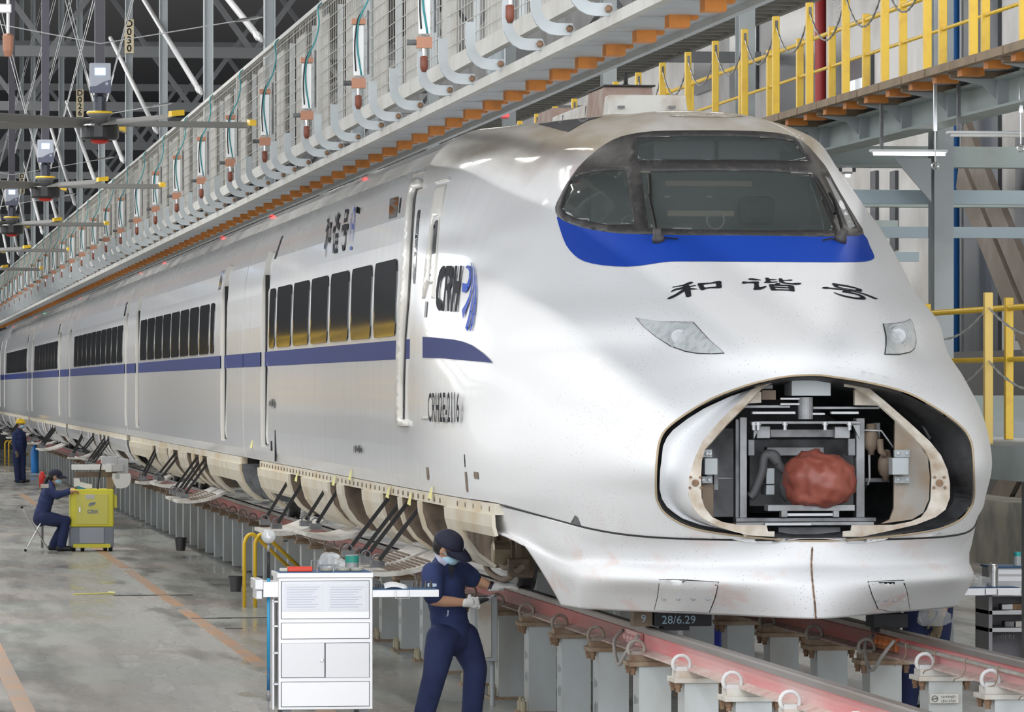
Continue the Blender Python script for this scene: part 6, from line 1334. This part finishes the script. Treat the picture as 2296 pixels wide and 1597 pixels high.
for px in (165, 185, 236, 248): q = Py(px, 1232, .1); MB().lathe([(.03, -.03), (.05, -.025), (.05, .025), (.03, .03)], (q.x, q.y, .05), 14, (1, 0, 0)).build('caster', BLACK, yc)
q = Py(207, 1147.5, -.002); text_mb('CRH', .085, frame(q, (1, 0, 0), (0, 0, 1)), bold=.004); 
for i, ch in enumerate('CRH'): q = Py(199.5 + 8 * i, 1148, -.002); text_mb(ch, .075, frame(q, (1, 0, 0), (0, 0, 1)), bold=.004).build('emblem_letter', CG, dd)
for i in range(4):
    P = [(200 + 3.2 * i, 1138 - i), (198 + 4 * i, 1132 - i * 1.5), (201 + 4.2 * i, 1128 - i * .8), (206 + 3 * i, 1127 - i * .6 if i < 3 else 1128), (203 + 3.8 * i, 1130 - i * .6), (201.5 + 3.6 * i, 1134 - i)]
    MB().prism([Py(x, y, -.002) for x, y in P], (0, .003, 0)).build('emblem_plume', CG, dd)
MB().prism([Py(256, 1108, .1), Py(262, 1112, .1), Py(262, 1140, .1), Py(256, 1138, .1)], (0, .1, 0)).build('side_pocket', CY, yc)
ar = thing('inspection_arm', 'white and grey measuring arm machine mounted over the yellow cart', 'machine', tuple(Py(245, 1097, .3)))
GA = mat('arm_grey', (.50, .51, .53), .45); WA = mat('arm_white', (.82, .82, .82), .4)
def par_(name, x0, y0, x1, y1, m, dy=.2, th=.15): a, b = Py(x0, y1, dy), Py(x1, y0, dy); return MB().box(a.x, b.x, Yy + dy, Yy + dy + th, a.z, b.z).build(name, m, ar, bevel=.008)
par_('beam', 161, 1042, 237, 1054, WA); par_('slider', 237, 1040, 251, 1059, WA, .15, .2); par_('gearbox', 251, 1043, 277, 1058, GA, .16, .2); par_('top_cover', 228, 1024, 264, 1040, GA); par_('upper_arm', 264, 1029, 288, 1062, GA); par_('probe', 288, 1031, 312, 1038, GA, .25, .05)
MB().prism([Py(x, y, .2) for x, y in [(252,1062),(292,1062),(294,1075),(291,1086),(284,1093),(272,1096),(262,1095),(256,1085),(251,1072)]], (0, .15, 0)).build('white_cover', WA, ar); par_('socket', 258, 1063, 268, 1074, GA, .19, .02); par_('cross_tube', 168, 1058, 252, 1070, BROWN, .25, .08); par_('column', 240, 1070, 256, 1097, JOIST, .25, .12)
MB().tube([Py(227, 1040, .1), Py(224, 1060, .1), Py(219, 1097, .1)], .012, 6).build('cable', FANB, ar)
q = Py(184, 1090, .1); t = thing('paper_stack', 'white papers and a blue case on top of the yellow cart', 'papers', (q.x, q.y, Py(184, 1097).z)); MB().prism([Py(x, y, .1) for x, y in [(166,1073),(178,1073),(180,1081),(206,1087),(207,1095),(193,1096),(176,1090),(167,1092)]], (0, .2, 0)).build('paper', WA, t); MB().prism([Py(x, y, .12) for x, y in [(173,1089),(192,1095),(192,1096.8),(173,1096.8)]], (0, .2, 0)).build('blue_case', mat('case_blue', (.05, .3, .55), .4), t)
# ------------------------------------------------------------------ dark tool cart on the wall side
Yk = 10.1
def Pk(px, py, dy=0): return ony(px, py, Yk + dy)
KS = mat('cart_brushed_dark', (.30, .30, .31), .35, metal=.6); KW = mat('cart_inner_grey', (.34, .33, .36), .5)
k0_, k1_ = Pk(2217, 1500), Pk(2340, 1330); kc = thing('tool_cart', 'dark stainless tool cart with open shelves and pulled out tray by the wall', 'cart', ((k0_.x + k1_.x) / 2, Yk + .25, 0))
zk = lambda py: Pk(2250, py).z
MB().box(k0_.x, k0_.x + .03, Yk, Yk + .5, .1, zk(1330)).build('side_panel', KW, kc); MB().box(k1_.x - .02, k1_.x, Yk, Yk + .5, .1, zk(1330)).build('side_panel', KW, kc); MB().box(k0_.x, k1_.x, Yk + .48, Yk + .5, .1, zk(1330)).build('back_panel', KW, kc)
for py in (1333, 1374, 1413): MB().box(k0_.x, k1_.x, Yk, Yk + .48, zk(py + 5), zk(py - 5)).build('shelf', KS, kc, bevel=.003)
MB().box(k0_.x, k1_.x, Yk, Yk + .48, .1, .14).build('shelf', KS, kc)
MB().box(Pk(2232, 1300).x, k1_.x, Yk - .02, Yk + .5, zk(1328), zk(1274)).build('upper_body', KS, kc, bevel=.004); MB().box(Pk(2228, 1300).x, k1_.x, Yk - .04, Yk + .5, zk(1274), zk(1270)).build('top_mat', MATB, kc)
for py in (1283, 1298): MB().box(Pk(2236, 1300).x, k1_.x, Yk - .03, Yk - .02, zk(py + 5), zk(py - 5)).build('drawer_front', mat('drawer_grey', (.42, .42, .43), .3, metal=.6), kc)
a, b = Pk(2146, 1335, -.15), Pk(2283, 1318, -.15); tr_ = MB().box(a.x, b.x, Yk - .25, Yk - .03, a.z, b.z).build('pullout_tray', INOXG, kc, bevel=.003); MB().box(a.x + .01, b.x - .01, Yk - .24, Yk - .03, b.z, b.z + .006).build('tray_mat', MATB, tr_)
a2, b2 = Pk(2210, 1334, -.26), Pk(2237, 1321, -.26); MB().tube([(a2.x, Yk - .25, b2.z), (a2.x, Yk - .27, a2.z), (b2.x, Yk - .27, a2.z), (b2.x, Yk - .25, b2.z)], .005, 6).build('tray_handle', CHROME, tr_)
for px in (2225, 2330): q = Pk(px, 1500, .2); MB().lathe([(.03, -.02), (.05, -.015), (.05, .015), (.03, .02)], (q.x, q.y, .05), 14, (1, 0, 0)).build('caster', BLACK, kc); MB().box(q.x - .02, q.x + .02, q.y - .02, q.y + .02, .05, .1).build('caster_fork', STEELD, kc)
mz = b.z + .006
q = Pk(2227, 1310, -.14); t = thing('thermos_flask', 'brushed steel flask standing on the tray of the dark cart', 'flask', (q.x, q.y, mz)); MB().lathe([(.036, 0), (.037, .005), (.037, .13), (.042, .132), (.042, .165), (.036, .168), (.036, .185), (.02, .19)], (q.x, q.y, mz), 18).build('flask_body', CHROME, t, smooth=False); MB().cyl((q.x - .02, q.y, mz + .185), (q.x - .02, q.y, mz + .205), .007, 8).build('spout', CHROME, t)
q = Pk(2190, 1305, -.14); crumple('plastic_bag', 'crumpled clear plastic bag on the tray of the dark cart', 'bag', (q.x, q.y, mz + .04), .085, (1.25, .7, .62), PLAS, 21)
q = Pk(2281, 1260, .1); t = thing('lotion_bottle', 'clear bottle with teal cap on top of the dark cart', 'bottle', (q.x, q.y, zk(1270))); MB().lathe([(.03, 0), (.032, .01), (.032, .075), (.028, .08)], (q.x, q.y, zk(1270)), 14).build('bottle', mat('bottle_clear', (.7, .74, .74), .2, alpha=.7), t); MB().lathe([(.029, .08), (.029, .115)], (q.x, q.y, zk(1270)), 14).build('teal_cap', mat('teal_cap', (.05, .5, .5), .4), t)
for i, (px, py, c_) in enumerate(((2255, 1368, KS), (2275, 1366, RUST), (2262, 1408, STEELD), (2282, 1404, PALE))): q = Pk(px, py, .12); zt_ = zk(1369 if py < 1380 else 1408); t = tag(MB().box(q.x - .05, q.x + .05, q.y - .06, q.y + .06, zt_, zt_ + .05).build('parts_box', c_, None, bevel=.006), 'small %s parts box on the %s shelf of the dark cart' % (('steel', 'rusty', 'grimy', 'pale')[i], 'upper' if py < 1380 else 'middle'), 'box')
q = Pk(2250, 1430, .2); t = thing('coil_spring', 'steel coil spring hanging in the lower shelf of the dark cart', 'spring', (q.x, q.y, zk(1436))); MB().tube([(q.x + .005 * k - .08, q.y + .035 * math.cos(k * .9), zk(1430) + .035 * math.sin(k * .9)) for k in range(34)], .005, 5).build('coil', STEEL, t)
# ------------------------------------------------------------------ handrails, buckets, boxes and odds and ends
def handrail(px, base_y, h, label, grp=None):
    p = onz(px, base_y, 0); t = thing('pit_handrail', label, 'handrail', tuple(p), 0, grp)
    for k in range(2):
        x = p.x + .12 * k; y = p.y - .0 * k; P = [(x, y, 0), (x, y, h * .82)] + [(x + .08 * (1 - math.cos(a)), y, h * .82 + .08 * math.sin(a) + .05 * math.sin(a)) for a in np.linspace(.3, 2.2, 6)] + [(x + .62, y + .5, h * .42)]
        MB().tube(P, .022, 8).build('rail_loop', YEL, t, smooth=True)
    return t
handrail(548, 1362, .84, 'pair of bent yellow handrails at the pit steps behind the white cart')
handrail(11, 1045, .80, 'pair of bent yellow handrails far behind the helmeted worker')
for px, py, r, lab in ((405, 1235, .095, 'dark metal bucket on the floor by the posts past the yellow cart'), (528, 1327, .09, 'grey metal bucket on the floor beside the yellow pit handrails')):
    p = onz(px, py, 0); t = thing('bucket', lab, 'bucket', tuple(p)); MB().lathe([(r * .72, 0), (r, r * 2.1), (r * 1.05, r * 2.1), (r * .94, r * 2.05), (r * .68, .012)], p, 20).build('pail', mat('bucket_metal', (.10, .10, .11), .35, metal=.7), t); MB().tube([(p.x + r * math.cos(a), p.y, p.z + r * 1.95 - r * .5 * math.sin(a)) for a in np.linspace(0, math.pi, 9)], .004, 5).build('bail', STEELD, t)
p = onx(78, 1050, -1.12); t = thing('gas_cylinder', 'bright blue gas bottle standing by the posts near the helmeted worker', 'gas cylinder', (p.x, p.y, 0)); MB().lathe([(.10, 0), (.11, .03), (.11, .62), (.08, .72), (.045, .76), (.045, .84)], (p.x, p.y, 0), 18).build('bottle', mat('gas_blue', (.03, .24, .70), .4), t, smooth=True); MB().lathe([(.03, .84), (.03, .9), (.015, .93)], (p.x, p.y, 0), 10).build('valve', STEELD, t)
q = ony(1090, 1410, 7.95); t = thing('control_cabinet', 'pale grey control cabinet on a leg behind the bending worker', 'cabinet', (q.x, 7.95, 0))
a, b = ony(1063, 1484, 7.9), ony(1116, 1338, 7.9); MB().box(a.x, b.x, 7.9, 8.1, a.z, b.z).build('case', GALV, t, bevel=.006); MB().box(a.x + .03, b.x - .05, 7.89, 7.9, a.z + .03, b.z - .03).build('door', PALE, t, bevel=.003); MB().cyl((b.x - .03, 8.0, 0), (b.x - .03, 8.0, a.z), .02, 8).build('leg', GALV, t); MB().cyl((a.x + .03, 8.0, 0), (a.x + .03, 8.0, a.z), .02, 8).build('leg', GALV, t)
q = onx(633, 1217, -.98); q.y = 7.05 + 1.8 * round((q.y - 7.05) / 1.8); t = thing('junction_box', 'small white junction box fixed to a post behind the yellow handrails', 'junction box', (q.x, q.y, q.z - .06)); MB().cbox(q, (.13, .08, .11)).build('case', PALE, t, bevel=.006); MB().box(q.x + .06, -.86, q.y - .01, q.y + .01, q.z - .01, q.z + .01).build('bracket', STEELD, t)
q = onx(2110, 1562, .62); t = thing('name_plate', 'pale bent name plate with printed emblem on a far side post', 'plate', (q.x, q.y, q.z - .07))
a, b = ony(2085, 1578, 7.05 - 1.8 * 4 - .16), ony(2150, 1556, 7.05 - 1.8 * 4 - .16); MB().box(a.x, b.x, a.y, a.y + .02, a.z, b.z).build('plate', PALE, t, bevel=.004)
p = ony(2123, 1567, a.y - .003); marks('lettering', t, frame(p + Vector((.012, 0, .012)), (1, 0, 0), (0, 0, 1)), .095, .02, 9, STEELD, 6); marks('lettering', t, frame(p + Vector((.012, 0, -.014)), (1, 0, 0), (0, 0, 1)), .095, .02, 8, STEELD, 8); MB().tube([(p.x - .09, p.y, p.z - .004), (p.x - .06, p.y, p.z + .004)], .003, 5).build('emblem_bar', STEELD, t); MB().tube([(p.x - .075 + .018 * math.cos(k), p.y, p.z + .018 * math.sin(k)) for k in np.linspace(0, 6.28, 14, endpoint=False)], .003, 5, closed=True).build('emblem_ring', STEELD, t)
p = onz(200, 1337, 0); t = thing('yellow_wand', 'yellow stick with pale end lying on the grey floor', 'stick', (p.x, p.y, 0)); a, b = onz(165, 1337, 0), onz(252, 1334, 0); MB().cyl((a.x, a.y, .02), (b.x, b.y, .02), .010, 8).build('shaft', mat('wand_yellow', (.75, .7, .25), .5), t); MB().cyl((b.x - .05, b.y, .025), (b.x + .03, b.y, .02), .016, 8).build('end_cap', mat('wand_end', (.8, .8, .4), .5), t)
a, b = onz(255, 1336, 0), onz(430, 1333, 0); struct(MB().box(a.x, b.x, a.y - .05, a.y + .12, 0, .004).build('trim_30', mat('crack_dark', (.03, .02, .018), .6)))
for i, (x0, x1, y) in enumerate(((430, 520, 1388), (490, 620, 1387), (505, 545, 1411))): a, b = onz(x0, y, 0), onz(x1, y, 0); struct(MB().box(a.x, b.x, a.y, a.y + .12, 0, .004).build('trim_%d' % (31 + i), mat('crack_dark', (0, 0, 0))))
p = onz(1592, 1455, 0); t = thing('blue_drum', 'royal blue plastic drum beyond the track under the pilot', 'drum', (2.3, 15.7, 0)); MB().lathe([(.13, 0), (.14, .02), (.14, .2), (.15, .22), (.14, .24), (.14, .5), (.12, .52)], (2.3 - .2, 15.7, 0), 18).build('shell', mat('drum_blue', (.01, .03, .35), .4), t); MB().lathe([(.05, .52), (.05, .56)], (2.1, 15.7, 0), 12).build('bung', BLACK, t)
p = ony(102, 1075, 46); t = thing('fire_extinguisher', 'small red extinguisher behind the seated worker', 'extinguisher', (p.x, 46, 0)); zc_ = p.z; MB().lathe([(.05, 0), (.05, .18), (.03, .22), (.02, .24)], (p.x - .05, 46, zc_ - .12), 12).build('tank', mat('extinguisher_red', (.55, .02, .02), .4), t, smooth=True); MB().cyl((p.x - .05, 46, 0), (p.x - .05, 46, zc_ - .12), .02, 8).build('stand', STEELD, t)
# signal lamps along the roof line
SIG = mat('signal_red', (1, .02, .02), .4, emit=2.5); SIGG = mat('signal_green', (.1, 1, .45), .4, emit=2.5)
for px, py, m, lab in ((1133, 254, SIG, 'lit red signal lamp on the column behind the cab roof'), (807, 387, SIG, 'small red signal lamp above the roof character lettering'), (606, 479, SIG, 'small red signal lamp over the first car joint'), (494, 526, SIG, 'small red signal lamp over the second car roof'), (362, 582, SIG, 'small red signal lamp over the second car far end'), (308, 603, SIG, 'small red signal lamp beside a white roof box'), (174, 661, SIG, 'small red signal lamp over the third car'), (95, 697, SIGG, 'small green signal lamp over the fourth car'), (75, 706, SIG, 'small red signal lamp next to the green one'), (27, 728, SIG, 'small red signal lamp over the last car')):
    q = onx(px, py, -1.3); t = thing('signal_lamp', lab, 'signal lamp', (q.x, q.y, q.z - .03)); MB().cbox(q, (.05 if px > 1000 else .06, .05, .05)).build('lens', m, t); MB().box(q.x - .03, q.x + .03, q.y + .026, q.y + .05, q.z - .04, max(q.z + .04, H0 + 1.8)).build('bracket', STEELD, t)
